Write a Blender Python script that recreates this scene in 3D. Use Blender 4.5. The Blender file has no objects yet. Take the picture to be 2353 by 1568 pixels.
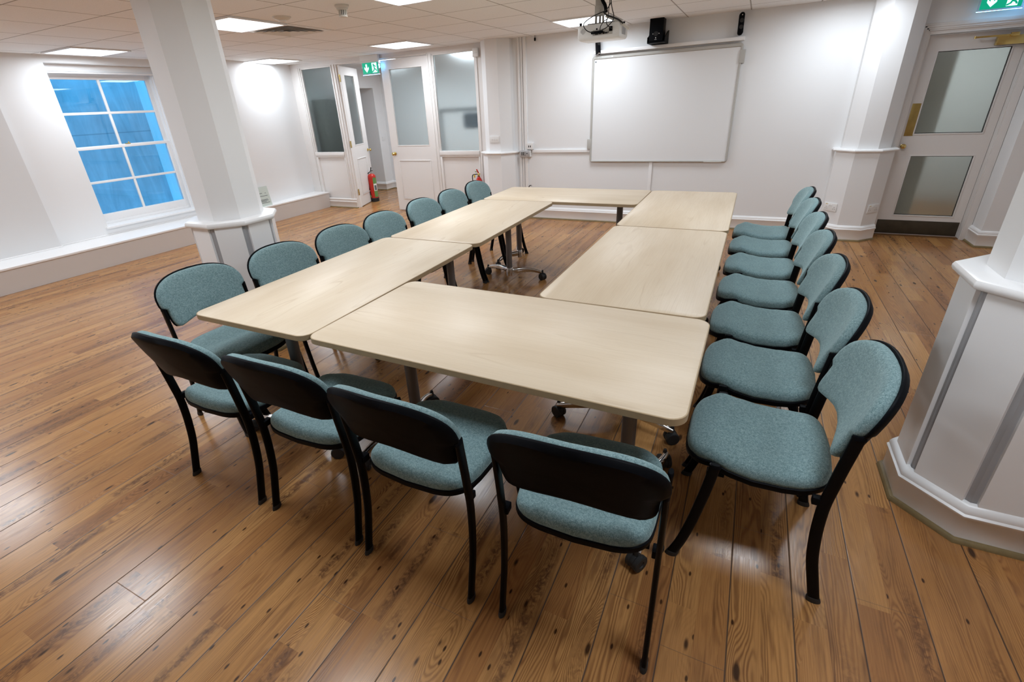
import bpy, bmesh, math, random
from mathutils import Vector, Matrix
random.seed(7)
PI = math.pi
S = bpy.context.scene
COL = S.collection

# ------------------------------------------------------------------ helpers
def cr(pts, n=6):
    """Catmull-Rom through pts (tuples), n samples per span."""
    P = [Vector(p) for p in pts]
    P = [P[0] * 2 - P[1]] + P + [P[-1] * 2 - P[-2]]
    out = []
    for i in range(1, len(P) - 2):
        a, b, c, d = P[i - 1:i + 3]
        for k in range(n):
            t = k / n
            out.append(0.5 * ((2 * b) + (c - a) * t + (2 * a - 5 * b + 4 * c - d) * t * t + (3 * b - a - 3 * c + d) * t ** 3))
    out.append(P[-2])
    return out

class MB:
    def __init__(self):
        self.bm = bmesh.new()
    def face(self, vs):
        try:
            return self.bm.faces.new(vs)
        except ValueError:
            return None
    def box(self, x0, x1, y0, y1, z0, z1, bev=0.0, M=None):
        b = self.bm
        v = [b.verts.new((x, y, z)) for z in (z0, z1) for y in (y0, y1) for x in (x0, x1)]
        fs = [(0, 2, 3, 1), (4, 5, 7, 6), (0, 1, 5, 4), (2, 6, 7, 3), (0, 4, 6, 2), (1, 3, 7, 5)]
        F = [b.faces.new([v[i] for i in f]) for f in fs]
        if bev > 0:
            es = list({e for f in F for e in f.edges})
            r = bmesh.ops.bevel(b, geom=es, offset=bev, segments=2, affect='EDGES', profile=0.6)
            v = list({w for f in r['faces'] for w in f.verts} | {w for w in v if w.is_valid})
        if M is not None:
            bmesh.ops.transform(b, matrix=M, verts=v)
        return self
    def loft(self, rings, close_u=True, cap=True, flip=False):
        b = self.bm
        R = [[b.verts.new(p) for p in r] for r in rings]
        n = len(R[0])
        for i in range(len(R) - 1):
            for j in range(n if close_u else n - 1):
                k = (j + 1) % n
                q = [R[i][j], R[i][k], R[i + 1][k], R[i + 1][j]]
                self.face(q[::-1] if flip else q)
        if cap and close_u:
            self.face(R[0] if flip else R[0][::-1])
            self.face(R[-1][::-1] if flip else R[-1])
        return self
    def prism(self, poly, z0, z1):
        return self.loft([[(x, y, z0) for x, y in poly], [(x, y, z1) for x, y in poly]])
    def lathe(self, prof, cx=0, cy=0, seg=24, M=None, rot=0.0):
        rings = []
        for r, z in prof:
            ring = [Vector((cx + r * math.cos(rot + 2 * PI * k / seg), cy + r * math.sin(rot + 2 * PI * k / seg), z)) for k in range(seg)]
            if M is not None:
                ring = [M @ p for p in ring]
            rings.append(ring)
        return self.loft(rings)
    def tube(self, pts, r, seg=8):
        P = [Vector(p) for p in pts]
        rings = []
        T0 = (P[1] - P[0]).normalized()
        U = T0.orthogonal().normalized()
        for i, p in enumerate(P):
            T = (P[min(i + 1, len(P) - 1)] - P[max(i - 1, 0)]).normalized()
            U = (U - T * U.dot(T)).normalized()
            V = T.cross(U)
            rr = r[i] if isinstance(r, (list, tuple)) else r
            rings.append([p + (U * math.cos(2 * PI * k / seg) + V * math.sin(2 * PI * k / seg)) * rr for k in range(seg)])
        return self.loft(rings)
    def sweep(self, path, prof, closed=False):
        """2-D path (x,y); profile (offset to the right of travel, z)."""
        n = len(path)
        P = [Vector(p) for p in path]
        rings = []
        for i in range(n):
            def nrm(a, b):
                d = (b - a).normalized()
                return Vector((d.y, -d.x))
            if closed:
                n1 = nrm(P[i - 1], P[i]); n2 = nrm(P[i], P[(i + 1) % n])
            else:
                n1 = nrm(P[i - 1], P[i]) if i > 0 else nrm(P[0], P[1])
                n2 = nrm(P[i], P[i + 1]) if i < n - 1 else n1
            m = (n1 + n2)
            m = m / max(m.dot(n1), 0.2) if m.length > 1e-6 else n1
            rings.append([(P[i].x + m.x * o, P[i].y + m.y * o, z) for o, z in prof])
        if closed:
            rings.append(rings[0])
        return self.loft(rings, close_u=True, cap=not closed)
    def build(self, name, mat, parent=None, smooth=True, angle=35):
        b = self.bm
        bmesh.ops.remove_doubles(b, verts=b.verts, dist=1e-6)
        bmesh.ops.recalc_face_normals(b, faces=b.faces)
        me = bpy.data.meshes.new(name)
        b.to_mesh(me); b.free()
        if smooth:
            me.polygons.foreach_set('use_smooth', [True] * len(me.polygons))
            try:
                me.set_sharp_from_angle(angle=math.radians(angle))
            except Exception:
                pass
        for m in (mat if isinstance(mat, (list, tuple)) else [mat]):
            me.materials.append(m)
        o = bpy.data.objects.new(name, me)
        COL.objects.link(o)
        if parent is not None:
            o.parent = parent
        return o

def tag(o, label=None, cat=None, group=None, kind=None):
    if label: o['label'] = label
    if cat: o['category'] = cat
    if group: o['group'] = group
    if kind: o['kind'] = kind
    return o
def empty(name, loc=(0, 0, 0), rz=0.0, label=None, cat=None, group=None, kind=None):
    o = bpy.data.objects.new(name, None)
    COL.objects.link(o)
    o.location = loc; o.rotation_euler = (0, 0, rz); o.empty_display_size = 0.1
    return tag(o, label, cat, group, kind)
def copy_tree(o, kids, parent=None):
    c = o.copy(); COL.objects.link(c)
    if parent is not None: c.parent = parent
    for ch in kids.get(o.name, []):
        copy_tree(ch, kids, c)
    return c
def kids_map():
    d = {}
    for o in bpy.data.objects:
        if o.parent is not None:
            d.setdefault(o.parent.name, []).append(o)
    return d
def octa(cx, cy, ap):
    R = ap / math.cos(PI / 8)
    return [(cx + R * math.cos(PI / 8 + k * PI / 4), cy + R * math.sin(PI / 8 + k * PI / 4)) for k in range(8)]
def octa_rings(mb, cx, cy, prof):
    return mb.loft([[(x, y, z) for x, y in octa(cx, cy, a)] for a, z in prof])

# ------------------------------------------------------------------ materials
def mat(name, color=(.8, .8, .8), rough=.5, metal=0.0, spec=.5, emit=None, estr=0.0, trans=0.0, ior=1.45, bump=0.0, bscale=200.0, var=0.0, vscale=6.0):
    m = bpy.data.materials.new(name); m.use_nodes = True
    nt = m.node_tree; p = nt.nodes['Principled BSDF']
    p.inputs['Base Color'].default_value = (*color, 1)
    p.inputs['Roughness'].default_value = rough
    p.inputs['Metallic'].default_value = metal
    p.inputs['Specular IOR Level'].default_value = spec
    p.inputs['Transmission Weight'].default_value = trans
    p.inputs['IOR'].default_value = ior
    if emit:
        p.inputs['Emission Color'].default_value = (*emit, 1)
        p.inputs['Emission Strength'].default_value = estr
    if bump > 0 or var > 0:
        tc = nt.nodes.new('ShaderNodeTexCoord')
    if bump > 0:
        n = nt.nodes.new('ShaderNodeTexNoise'); n.inputs['Scale'].default_value = bscale; n.inputs['Detail'].default_value = 3
        b = nt.nodes.new('ShaderNodeBump'); b.inputs['Strength'].default_value = bump; b.inputs['Distance'].default_value = .002
        nt.links.new(tc.outputs['Object'], n.inputs['Vector']); nt.links.new(n.outputs['Fac'], b.inputs['Height'])
        nt.links.new(b.outputs['Normal'], p.inputs['Normal'])
    if var > 0:
        n = nt.nodes.new('ShaderNodeTexNoise'); n.inputs['Scale'].default_value = vscale; n.inputs['Detail'].default_value = 4
        r = nt.nodes.new('ShaderNodeMapRange'); r.inputs['To Min'].default_value = 1 - var; r.inputs['To Max'].default_value = 1 + var
        h = nt.nodes.new('ShaderNodeMix'); h.data_type = 'RGBA'; h.blend_type = 'MULTIPLY'; h.inputs['Factor'].default_value = 1
        h.inputs[6].default_value = (*color, 1)
        nt.links.new(tc.outputs['Object'], n.inputs['Vector']); nt.links.new(n.outputs['Fac'], r.inputs['Value'])
        nt.links.new(r.outputs['Result'], h.inputs[7]); nt.links.new(h.outputs[2], p.inputs['Base Color'])
    return m

class NT:
    """tiny node-graph writer"""
    def __init__(self, m):
        self.t = m.node_tree
    def n(self, typ, **kw):
        nd = self.t.nodes.new(typ)
        for k, v in kw.items():
            setattr(nd, k, v)
        return nd
    def put(self, sock, v):
        if hasattr(v, 'is_output'):
            self.t.links.new(v, sock)
        else:
            sock.default_value = v
    def math(self, op, a, b=0.0, c=0.0):
        nd = self.n('ShaderNodeMath', operation=op)
        self.put(nd.inputs[0], a); self.put(nd.inputs[1], b); self.put(nd.inputs[2], c)
        return nd.outputs[0]
    def comb(self, x, y, z=0.0):
        nd = self.n('ShaderNodeCombineXYZ')
        for i, v in enumerate((x, y, z)): self.put(nd.inputs[i], v)
        return nd.outputs[0]
    def white(self, vec):
        nd = self.n('ShaderNodeTexWhiteNoise', noise_dimensions='3D')
        self.put(nd.inputs['Vector'], vec)
        return nd.outputs['Value']
    def noise(self, vec, scale, detail=3.0, rough=.5, dist=0.0):
        nd = self.n('ShaderNodeTexNoise')
        self.put(nd.inputs['Vector'], vec); nd.inputs['Scale'].default_value = scale
        nd.inputs['Detail'].default_value = detail; nd.inputs['Roughness'].default_value = rough; nd.inputs['Distortion'].default_value = dist
        return nd.outputs['Fac']
    def ramp(self, fac, stops, interp='LINEAR'):
        nd = self.n('ShaderNodeValToRGB'); e = nd.color_ramp.elements; nd.color_ramp.interpolation = interp
        while len(e) < len(stops): e.new(.5)
        for i, (p, c) in enumerate(stops):
            e[i].position = p; e[i].color = (*c, 1) if len(c) == 3 else c
        self.put(nd.inputs[0], fac)
        return nd.outputs[0]
    def mix(self, fac, a, b, blend='MIX'):
        nd = self.n('ShaderNodeMix', data_type='RGBA', blend_type=blend)
        self.put(nd.inputs[0], fac)
        for s, v in ((nd.inputs[6], a), (nd.inputs[7], b)):
            self.put(s, (*v, 1) if isinstance(v, tuple) and len(v) == 3 else v)
        return nd.outputs[2]
    def maprange(self, v, a, b, c, d, smooth=False):
        nd = self.n('ShaderNodeMapRange')
        if smooth: nd.interpolation_type = 'SMOOTHSTEP'
        self.put(nd.inputs[0], v)
        for i, q in enumerate((a, b, c, d)): nd.inputs[1 + i].default_value = q
        return nd.outputs[0]

def floor_material():
    m = mat('plank_floor', rough=.24); g = NT(m); p = m.node_tree.nodes['Principled BSDF']
    tc = g.n('ShaderNodeTexCoord'); sp = g.n('ShaderNodeSeparateXYZ'); g.put(sp.inputs[0], tc.outputs['Object'])
    X, Y = sp.outputs[0], sp.outputs[1]
    W = .1885
    u = g.math('DIVIDE', g.math('SUBTRACT', X, 1.330), W)
    pid = g.math('FLOOR', u); fx = g.math('FRACT', u)
    r1 = g.white(g.comb(pid, 3.7, 1.1))
    v = g.math('ADD', g.math('DIVIDE', Y, 1.28), g.math('MULTIPLY', r1, 9.3))
    row = g.math('FLOOR', v); fy = g.math('FRACT', v)
    # printed strips inside each board
    sid = g.math('FLOOR', g.math('MULTIPLY', u, 2.0))
    r3 = g.white(g.comb(sid, 9.1, 2.0))
    vs = g.math('ADD', g.math('DIVIDE', Y, .95), g.math('MULTIPLY', r3, 5.1))
    srow = g.math('FLOOR', vs)
    rs = g.white(g.comb(sid, srow, 7.0)); rs2 = g.white(g.comb(sid, srow, 11.0))
    off = g.comb(g.math('MULTIPLY', rs, 31.0), g.math('MULTIPLY', rs2, 17.0), g.math('MULTIPLY', rs, 13.0))
    def add(a, b):
        nd = g.n('ShaderNodeVectorMath', operation='ADD'); g.put(nd.inputs[0], a); g.put(nd.inputs[1], b); return nd.outputs[0]
    # knots
    kv = add(g.comb(g.math('MULTIPLY', X, 6.5), g.math('MULTIPLY', Y, 2.2)), off)
    vo = g.n('ShaderNodeTexVoronoi', voronoi_dimensions='2D', feature='F1'); g.put(vo.inputs['Vector'], kv); vo.inputs['Scale'].default_value = 1.0
    kd = vo.outputs['Distance']
    ks = g.n('ShaderNodeSeparateColor'); g.put(ks.inputs[0], vo.outputs['Color'])
    krad = g.maprange(ks.outputs[0], .40, 1.0, .0, .062)
    knot = g.maprange(g.math('SUBTRACT', kd, krad), -.02, .030, 1.0, 0.0, True)
    knot = g.math('MULTIPLY', knot, g.math('GREATER_THAN', krad, .012))
    vo2 = g.n('ShaderNodeTexVoronoi', voronoi_dimensions='2D', feature='F1'); vo2.inputs['Scale'].default_value = 1.0
    g.put(vo2.inputs['Vector'], add(g.comb(g.math('MULTIPLY', X, 15.0), g.math('MULTIPLY', Y, 6.0)), off))
    pin = g.maprange(vo2.outputs['Distance'], .035, .085, 1.0, 0.0, True)
    pk = g.n('ShaderNodeSeparateColor'); g.put(pk.inputs[0], vo2.outputs['Color'])
    knot = g.math('MAXIMUM', knot, g.math('MULTIPLY', pin, g.math('GREATER_THAN', pk.outputs[0], .72)))
    halo = g.maprange(kd, .0, .42, 1.0, 0.0, True)
    # cathedral grain
    lowv = add(g.comb(g.math('MULTIPLY', X, 9.0), g.math('MULTIPLY', Y, .75)), off)
    low = g.noise(lowv, 1.0, 2.0, .5)
    bend = g.math('MULTIPLY', halo, g.math('MULTIPLY', g.math('GREATER_THAN', krad, .012), .75))
    gx = g.math('ADD', g.math('MULTIPLY', X, 11.0), g.math('ADD', g.math('MULTIPLY', low, 2.6), bend))
    gx = g.math('ADD', gx, g.math('MULTIPLY', g.noise(add(g.comb(g.math('MULTIPLY', X, 60.0), g.math('MULTIPLY', Y, 9.0)), off), 1.0, 2.0), .12))
    freq = g.maprange(rs2, 0, 1, 5.0, 11.0)
    ring = g.math('FRACT', g.math('MULTIPLY', gx, freq))
    ring = g.maprange(g.math('ABSOLUTE', g.math('SUBTRACT', ring, .62)), 0.0, .42, 1.0, 0.0, True)
    amp = g.maprange(g.noise(add(g.comb(g.math('MULTIPLY', X, 12.0), g.math('MULTIPLY', Y, .9)), off), 1.0, 2.0), .38, .68, .15, 1.0)
    ring = g.math('MULTIPLY', ring, amp)
    fine = g.noise(add(g.comb(g.math('MULTIPLY', X, 300.0), g.math('MULTIPLY', Y, 7.0)), off), 1.0, 3.0, .6)
    smear = g.noise(add(g.comb(g.math('MULTIPLY', X, 26.0), g.math('MULTIPLY', Y, 2.4)), off), 1.0, 4.0, .6)
    base = g.ramp(rs, [(0.0, (.385, .175, .058)), (.35, (.45, .220, .075)), (.7, (.52, .268, .094)), (1.0, (.325, .142, .048))])
    c = g.mix(g.math('MULTIPLY', ring, .72), base, (.135, .050, .018))
    c = g.mix(g.maprange(fine, .42, .75, 0.0, .38), c, (.17, .068, .026))
    c = g.mix(g.maprange(smear, .55, .80, 0.0, .75), c, (.085, .036, .017))
    # dark rippled heartwood running down some strips
    sx = g.math('FRACT', g.math('MULTIPLY', u, 2.0))
    core = g.maprange(g.math('ABSOLUTE', g.math('SUBTRACT', sx, g.maprange(rs2, 0, 1, .3, .7))), .05, .36, 1.0, 0.0, True)
    rip = g.noise(add(g.comb(g.math('MULTIPLY', X, 55.0), g.math('MULTIPLY', Y, 42.0)), off), 1.0, 3.0, .6, .8)
    seg = g.maprange(g.noise(add(g.comb(g.math('MULTIPLY', X, 3.0), g.math('MULTIPLY', Y, 1.5)), off), 1.0, 2.0), .44, .58, 0.0, 1.0, True)
    heart = g.math('MULTIPLY', g.math('MULTIPLY', core, seg), g.math('MULTIPLY', g.math('GREATER_THAN', rs, .58), g.maprange(rip, .38, .62, .10, .85)))
    c = g.mix(heart, c, (.095, .040, .020))
    c = g.mix(g.math('MULTIPLY', knot, .92), c, (.030, .012, .006))
    # joints
    ex = g.math('MINIMUM', fx, g.math('SUBTRACT', 1.0, fx))
    ey = g.math('MINIMUM', fy, g.math('SUBTRACT', 1.0, fy))
    seam = g.maprange(ex, .007, .016, 1.0, 0.0)
    butt = g.maprange(ey, .0005, .0012, .5, 0.0)
    joint = g.math('MAXIMUM', seam, butt)
    c = g.mix(g.math('MULTIPLY', joint, .85), c, (.025, .012, .007))
    g.put(p.inputs['Base Color'], c)
    g.put(p.inputs['Roughness'], g.math('ADD', g.maprange(fine, .3, .8, .17, .30), g.math('MULTIPLY', joint, .3)))
    b = g.n('ShaderNodeBump'); b.inputs['Strength'].default_value = .25; b.inputs['Distance'].default_value = .0012
    h = g.math('SUBTRACT', g.math('MULTIPLY', fine, .25), g.math('ADD', g.math('MULTIPLY', joint, 1.0), g.math('MULTIPLY', ring, .12)))
    g.put(b.inputs['Height'], h); g.put(p.inputs['Normal'], b.outputs[0])
    p.inputs['Specular IOR Level'].default_value = .55
    return m

def ceiling_material():
    m = mat('ceiling_tiles', rough=.85); g = NT(m); p = m.node_tree.nodes['Principled BSDF']
    tc = g.n('ShaderNodeTexCoord'); sp = g.n('ShaderNodeSeparateXYZ'); g.put(sp.inputs[0], tc.outputs['Object'])
    fx = g.math('FRACT', g.math('DIVIDE', g.math('SUBTRACT', sp.outputs[0], .185), .633))
    fy = g.math('FRACT', g.math('DIVIDE', g.math('SUBTRACT', sp.outputs[1], 1.98), .617))
    ex = g.math('MINIMUM', fx, g.math('SUBTRACT', 1.0, fx)); ey = g.math('MINIMUM', fy, g.math('SUBTRACT', 1.0, fy))
    e = g.math('MINIMUM', ex, ey)
    groove = g.math('SUBTRACT', g.maprange(e, .006, .011, 1.0, 0.0), g.maprange(e, .002, .005, .35, 0.0))
    sp1 = g.noise(tc.outputs['Object'], 160.0, 3.0, .7)
    c = g.ramp(sp1, [(.30, (.77, .76, .75)), (.48, (.875, .88, .88)), (1.0, (.89, .895, .895))])
    c = g.mix(groove, c, (.26, .23, .21))
    g.put(p.inputs['Base Color'], c)
    b = g.n('ShaderNodeBump'); b.inputs['Strength'].default_value = .3; b.inputs['Distance'].default_value = .004
    g.put(b.inputs['Height'], g.math('SUBTRACT', g.math('MULTIPLY', sp1, .3), groove)); g.put(p.inputs['Normal'], b.outputs[0])
    return m

def fabric_material():
    m = mat('teal_fabric', rough=.95, spec=.15); g = NT(m); p = m.node_tree.nodes['Principled BSDF']
    tc = g.n('ShaderNodeTexCoord')
    n1 = g.noise(tc.outputs['Object'], 330.0, 2.0, .7)
    n2 = g.noise(tc.outputs['Object'], 120.0, 3.0, .6)
    n3 = g.noise(tc.outputs['Object'], 9.0, 2.0, .5)
    c = g.ramp(g.math('ADD', g.math('MULTIPLY', n1, .6), g.math('MULTIPLY', n2, .4)),
               [(.34, (.085, .145, .155)), (.48, (.155, .245, .255)), (.66, (.29, .40, .41))])
    c = g.mix(g.maprange(n3, .35, .65, 0.0, .18), c, (.11, .16, .17))
    g.put(p.inputs['Base Color'], c)
    p.inputs['Sheen Weight'].default_value = .35; p.inputs['Sheen Roughness'].default_value = .45
    p.inputs['Sheen Tint'].default_value = (.75, .95, .95, 1)
    b = g.n('ShaderNodeBump'); b.inputs['Strength'].default_value = .45; b.inputs['Distance'].default_value = .0015
    g.put(b.inputs['Height'], n1); g.put(p.inputs['Normal'], b.outputs[0])
    return m

def maple_material():
    """grain runs along local X"""
    m = mat('maple_laminate', rough=.34); g = NT(m); p = m.node_tree.nodes['Principled BSDF']
    tc = g.n('ShaderNodeTexCoord'); oi = g.n('ShaderNodeObjectInfo')
    sp = g.n('ShaderNodeSeparateXYZ'); g.put(sp.inputs[0], tc.outputs['Object'])
    X, Y = sp.outputs[0], sp.outputs[1]
    rnd = g.math('MULTIPLY', oi.outputs['Random'], 37.0)
    lo = g.noise(g.comb(g.math('MULTIPLY', X, .9), g.math('MULTIPLY', Y, 5.0), rnd), 1.0, 2.0)
    ring = g.math('FRACT', g.math('ADD', g.math('MULTIPLY', Y, 7.0), g.math('MULTIPLY', lo, 7.0)))
    line = g.maprange(g.math('ABSOLUTE', g.math('SUBTRACT', ring, .5)), 0.0, .10, 1.0, 0.0, True)
    amp = g.maprange(g.noise(g.comb(g.math('MULTIPLY', X, 1.6), g.math('MULTIPLY', Y, 7.0), rnd), 1.0, 2.0), .50, .72, 0.0, 1.0)
    fine = g.noise(g.comb(g.math('MULTIPLY', X, 5.0), g.math('MULTIPLY', Y, 240.0), rnd), 1.0, 3.0, .6)
    cloud = g.noise(g.comb(g.math('MULTIPLY', X, 1.2), g.math('MULTIPLY', Y, 6.0), rnd), 1.0, 3.0)
    c = g.ramp(cloud, [(.25, (.64, .515, .365)), (.55, (.71, .59, .44)), (.8, (.75, .64, .49))])
    c = g.mix(g.maprange(fine, .45, .75, 0.0, .22), c, (.50, .37, .235))
    c = g.mix(g.math('MULTIPLY', g.math('MULTIPLY', line, amp), .34), c, (.43, .29, .165))
    g.put(p.inputs['Base Color'], c)
    g.put(p.inputs['Roughness'], g.maprange(fine, .3, .8, .40, .50))
    return m

def concrete_material():
    m = mat('lightwell_concrete', rough=.9); g = NT(m); p = m.node_tree.nodes['Principled BSDF']
    tc = g.n('ShaderNodeTexCoord'); sp = g.n('ShaderNodeSeparateXYZ'); g.put(sp.inputs[0], tc.outputs['Object'])
    Y, Z = sp.outputs[1], sp.outputs[2]
    a = g.noise(g.comb(g.math('MULTIPLY', Y, 5.0), g.math('MULTIPLY', Z, .8), 3.0), 1.0, 5.0, .65, 1.2)
    b = g.noise(g.comb(g.math('MULTIPLY', Y, 1.4), g.math('MULTIPLY', Z, 1.1), 8.0), 1.0, 4.0, .6)
    c = g.ramp(g.math('ADD', g.math('MULTIPLY', a, .5), g.math('MULTIPLY', b, .5)), [(.30, (.27, .33, .36)), (.50, (.43, .48, .51)), (.68, (.58, .63, .66))])
    line = g.maprange(g.math('ABSOLUTE', g.math('SUBTRACT', Z, 1.46)), .004, .012, .5, 0.0)
    c = g.mix(line, c, (.14, .17, .19))
    g.put(p.inputs['Base Color'], c)
    return m

M = {}
M['floor'] = floor_material()
M['ceil'] = ceiling_material()
M['fabric'] = fabric_material()
M['maple'] = maple_material()
M['edge'] = mat('ply_edge', (.40, .295, .175), .5, var=.12, vscale=30)
M['wall'] = mat('white_wall', (.80, .805, .81), .75, bump=.05, bscale=90)
M['gloss'] = mat('white_gloss_paint', (.85, .85, .85), .32, bump=.02, bscale=30)
M['leaf'] = mat('door_paint', (.74, .715, .695), .40, bump=.03, bscale=40)
M['taupe'] = mat('taupe_paint', (.62, .585, .56), .6, bump=.05, bscale=60)
M['midgrey'] = mat('mid_grey', (.36, .36, .37), .5)
M['blackpl'] = mat('black_plastic', (.0045, .005, .0065), .46, spec=.05, bump=.10, bscale=400)
M['blackmt'] = mat('black_metal', (.0045, .0045, .005), .34, spec=.10)
M['rubber'] = mat('black_rubber', (.018, .018, .018), .6)
M['greymt'] = mat('grey_metal', (.19, .185, .185), .42, metal=.55, bump=.03, bscale=300)
M['alu'] = mat('polished_aluminium', (.72, .71, .70), .16, metal=1.0)
M['brass'] = mat('brass', (.66, .50, .19), .24, metal=1.0, bump=.04, bscale=20)
M['oldbrass'] = mat('worn_brass', (.40, .29, .10), .38, metal=.9, var=.25, vscale=18)
M['bronze'] = mat('dark_bronze_plate', (.060, .048, .032), .45, metal=.4, var=.35, vscale=14)
M['bead'] = mat('oak_bead', (.20, .145, .065), .45, var=.25, vscale=40)
M['glassfrost'] = mat('frosted_glass', (.74, .83, .84), .33, trans=1.0, ior=1.25, bump=.12, bscale=600)
M['glassgreen'] = mat('frosted_glass_warm', (.80, .84, .78), .28, trans=1.0, ior=1.25, bump=.12, bscale=600)
M['glass'] = mat('clear_glass', (.92, .97, 1.0), .0, trans=1.0, ior=1.45)
M['board'] = mat('whiteboard_surface', (.80, .81, .82), .30)
M['boardframe'] = mat('whiteboard_frame', (.47, .46, .43), .4)
M['plastic'] = mat('white_plastic', (.78, .78, .77), .3)
M['cream'] = mat('cream_plastic', (.66, .63, .57), .4)
M['steel'] = mat('brushed_steel_plate', (.50, .51, .53), .35, metal=.7)
M['dark'] = mat('dark_hole', (.006, .006, .006), .7)
M['red'] = mat('extinguisher_red', (.50, .025, .014), .22)
M['green'] = mat('label_green', (.13, .27, .08), .5)
M['yellow'] = mat('tag_yellow', (.60, .42, .03), .5)
M['paper'] = mat('paper_white', (.78, .80, .77), .8)
M['ink'] = mat('ink_grey', (.12, .14, .15), .8)
M['lamp'] = mat('led_diffuser', (.9, .9, .9), .5, emit=(.90, .95, 1.0), estr=3.2)
M['lampdim'] = mat('lobby_diffuser', (.9, .9, .9), .5, emit=(.95, 1.0, .92), estr=2.5)
M['lampframe'] = mat('lamp_frame', (.82, .83, .84), .4)
M['exitgreen'] = mat('exit_green_lit', (.0, .30, .17), .4, emit=(.0, .40, .23), estr=.75)
M['exitwhite'] = mat('exit_white_lit', (.8, .9, .95), .4, emit=(.66, .90, 1.0), estr=1.15)
M['led'] = mat('exit_led', (.8, .9, 1.0), .4, emit=(.10, .50, 1.0), estr=60)
M['edgeglow'] = mat('acrylic_lit_edge', (.7, .8, 1.0), .3, emit=(.25, .60, 1.0), estr=14)
M['acryl'] = mat('acrylic_plate', (.85, .9, 1.0), .08, trans=.85, ior=1.3)
M['brownwood'] = mat('brown_door_edge', (.16, .075, .025), .45, var=.3, vscale=10)
M['concrete'] = concrete_material()

def struct(o, label=None, cat=None):
    return tag(o, label, cat, None, 'structure')

# ------------------------------------------------------------------ room shell
CZ = 2.345
mb = MB(); mb.box(-6.0, 6.0, -4.2, 9.0, -.06, 0.0)
struct(mb.build('floor', M['floor']), 'brown wooden plank floor running through the whole room', 'floor')
mb = MB(); mb.box(-5.6, 5.6, -4.0, 5.50, CZ, CZ + .05)
struct(mb.build('ceiling', M['ceil']), 'suspended ceiling of square beige mineral tiles', 'ceiling')

# left wall with window opening y 2.06..3.37, z .385..2.265
WY0, WY1, WZ0, WZ1 = 2.06, 3.37, .375, 2.265
mb = MB()
mb.box(-5.45, -5.075, 1.475, WY0, 0, CZ)
mb.box(-5.45, -5.075, WY0, WY1, 0, WZ0)
mb.box(-5.45, -5.075, WY0, WY1, WZ1, CZ)
mb.prism([(-5.45, WY1), (-5.075, WY1), (-5.075, 3.50), (-4.648, 4.00), (-4.905, 5.62), (-5.45, 5.62)][::-1], 0, CZ)
struct(mb.build('wall_left', M['wall'], smooth=False), 'white painted outer wall on the left with a recessed window', 'wall')
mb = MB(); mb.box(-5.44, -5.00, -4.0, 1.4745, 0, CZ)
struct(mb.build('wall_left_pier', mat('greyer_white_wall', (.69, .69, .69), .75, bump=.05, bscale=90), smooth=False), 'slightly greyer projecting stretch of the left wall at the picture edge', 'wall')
# low boxed ledge
mb = MB(); mb.box(-5.30, -4.53, -4.0, 5.455, 0, .245)
lg = mb.build('trim_1', M['taupe'], smooth=False)
struct(lg, 'low boxed-in ledge with white top along the left wall', 'ledge')
mb = MB(); mb.box(-5.30, -4.515, -4.0, 5.455, .245, .268, .004); mb.build('ledge_top', M['gloss'], lg)
mb = MB()
mb.box(-5.05, -4.985, -4.0, 1.49, .268, .282, .004); mb.box(-5.10, -5.06, 1.49, 3.46, .268, .282, .004)
mb.build('ledge_fillet', M['gloss'], lg)

# window 1
wn = empty('window_1', (-5.30, (WY0 + WY1) / 2, WZ0), 0, 'white sash window with eight panes looking onto a blue light well', 'window', None, 'structure')
def wpart(name, mb_, m, parent=None, **k):
    o = mb_.build(name, m, parent or wn, **k)
    if parent is None:
        o.matrix_parent_inverse = Matrix.Translation(wn.location).inverted()
    return o
GX = -5.30
mb = MB()  # lining, blind box and staff beads
mb.box(-5.43, -5.20, WY0 - .02, WY0 + .055, WZ0, WZ1)
mb.box(-5.43, -5.20, 3.325, WY1 + .02, WZ0, WZ1)
mb.box(-5.425, -5.205, WY0 + .05, 3.33, 2.19, WZ1 - .001)
mb.box(-5.22, -5.17, WY0, WY1, 2.165, 2.185, .005)
mb.box(-5.25, -5.235, 3.31, 3.345, WZ0, 2.17, .003)
wpart('frame', mb, M['gloss'], smooth=False)
mb = MB()
mb.box(-5.45, -5.03, WY0 - .03, WY1 + .0, .352, .378, .008)
mb.box(-5.43, -5.26, WY0, WY1, .378, .412, .004)
wpart('sill', mb, M['gloss'])
def sash(name, x, y0, y1, z0, z1, bot, top):
    mb = MB()
    mb.box(x - .02, x + .02, y0, y0 + .045, z0, z1, .004); mb.box(x - .02, x + .02, y1 - .05, y1, z0, z1, .004)
    mb.box(x - .0195, x + .0195, y0 + .044, y1 - .049, z0, z0 + bot, .004); mb.box(x - .0195, x + .0195, y0 + .044, y1 - .049, z1 - top, z1, .004)
    ym = 2.69; zm = (z0 + bot + z1 - top) / 2
    mb.box(x - .0135, x + .0155, ym - .015, ym + .015, z0 + bot - .002, zm - .0145, .003); mb.box(x - .0135, x + .0155, ym - .015, ym + .015, zm + .0145, z1 - top + .002, .003)
    mb.box(x - .014, x + .016, y0 + .044, y1 - .049, zm - .015, zm + .015, .005)
    s = wpart(name, mb, M['gloss'])
    mb = MB(); mb.box(x - .004, x, y0 + .02, y1 - .02, z0 + .02, z1 - .02)
    wpart('glass_pane', mb, M['glass'], s)
    return s
sash('upper_sash', GX - .035, 2.11, 3.325, 1.305, 2.175, .035, .065)
ls = sash('lower_sash', GX, 2.11, 3.325, .412, 1.335, .095, .035)
mb = MB(); mb.box(GX - .03, GX + .015, 2.745, 2.80, 1.335, 1.347, .003); mb.lathe([(.006, 1.345), (.012, 1.352), (.008, 1.365)], GX, 2.785, 10)
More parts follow.
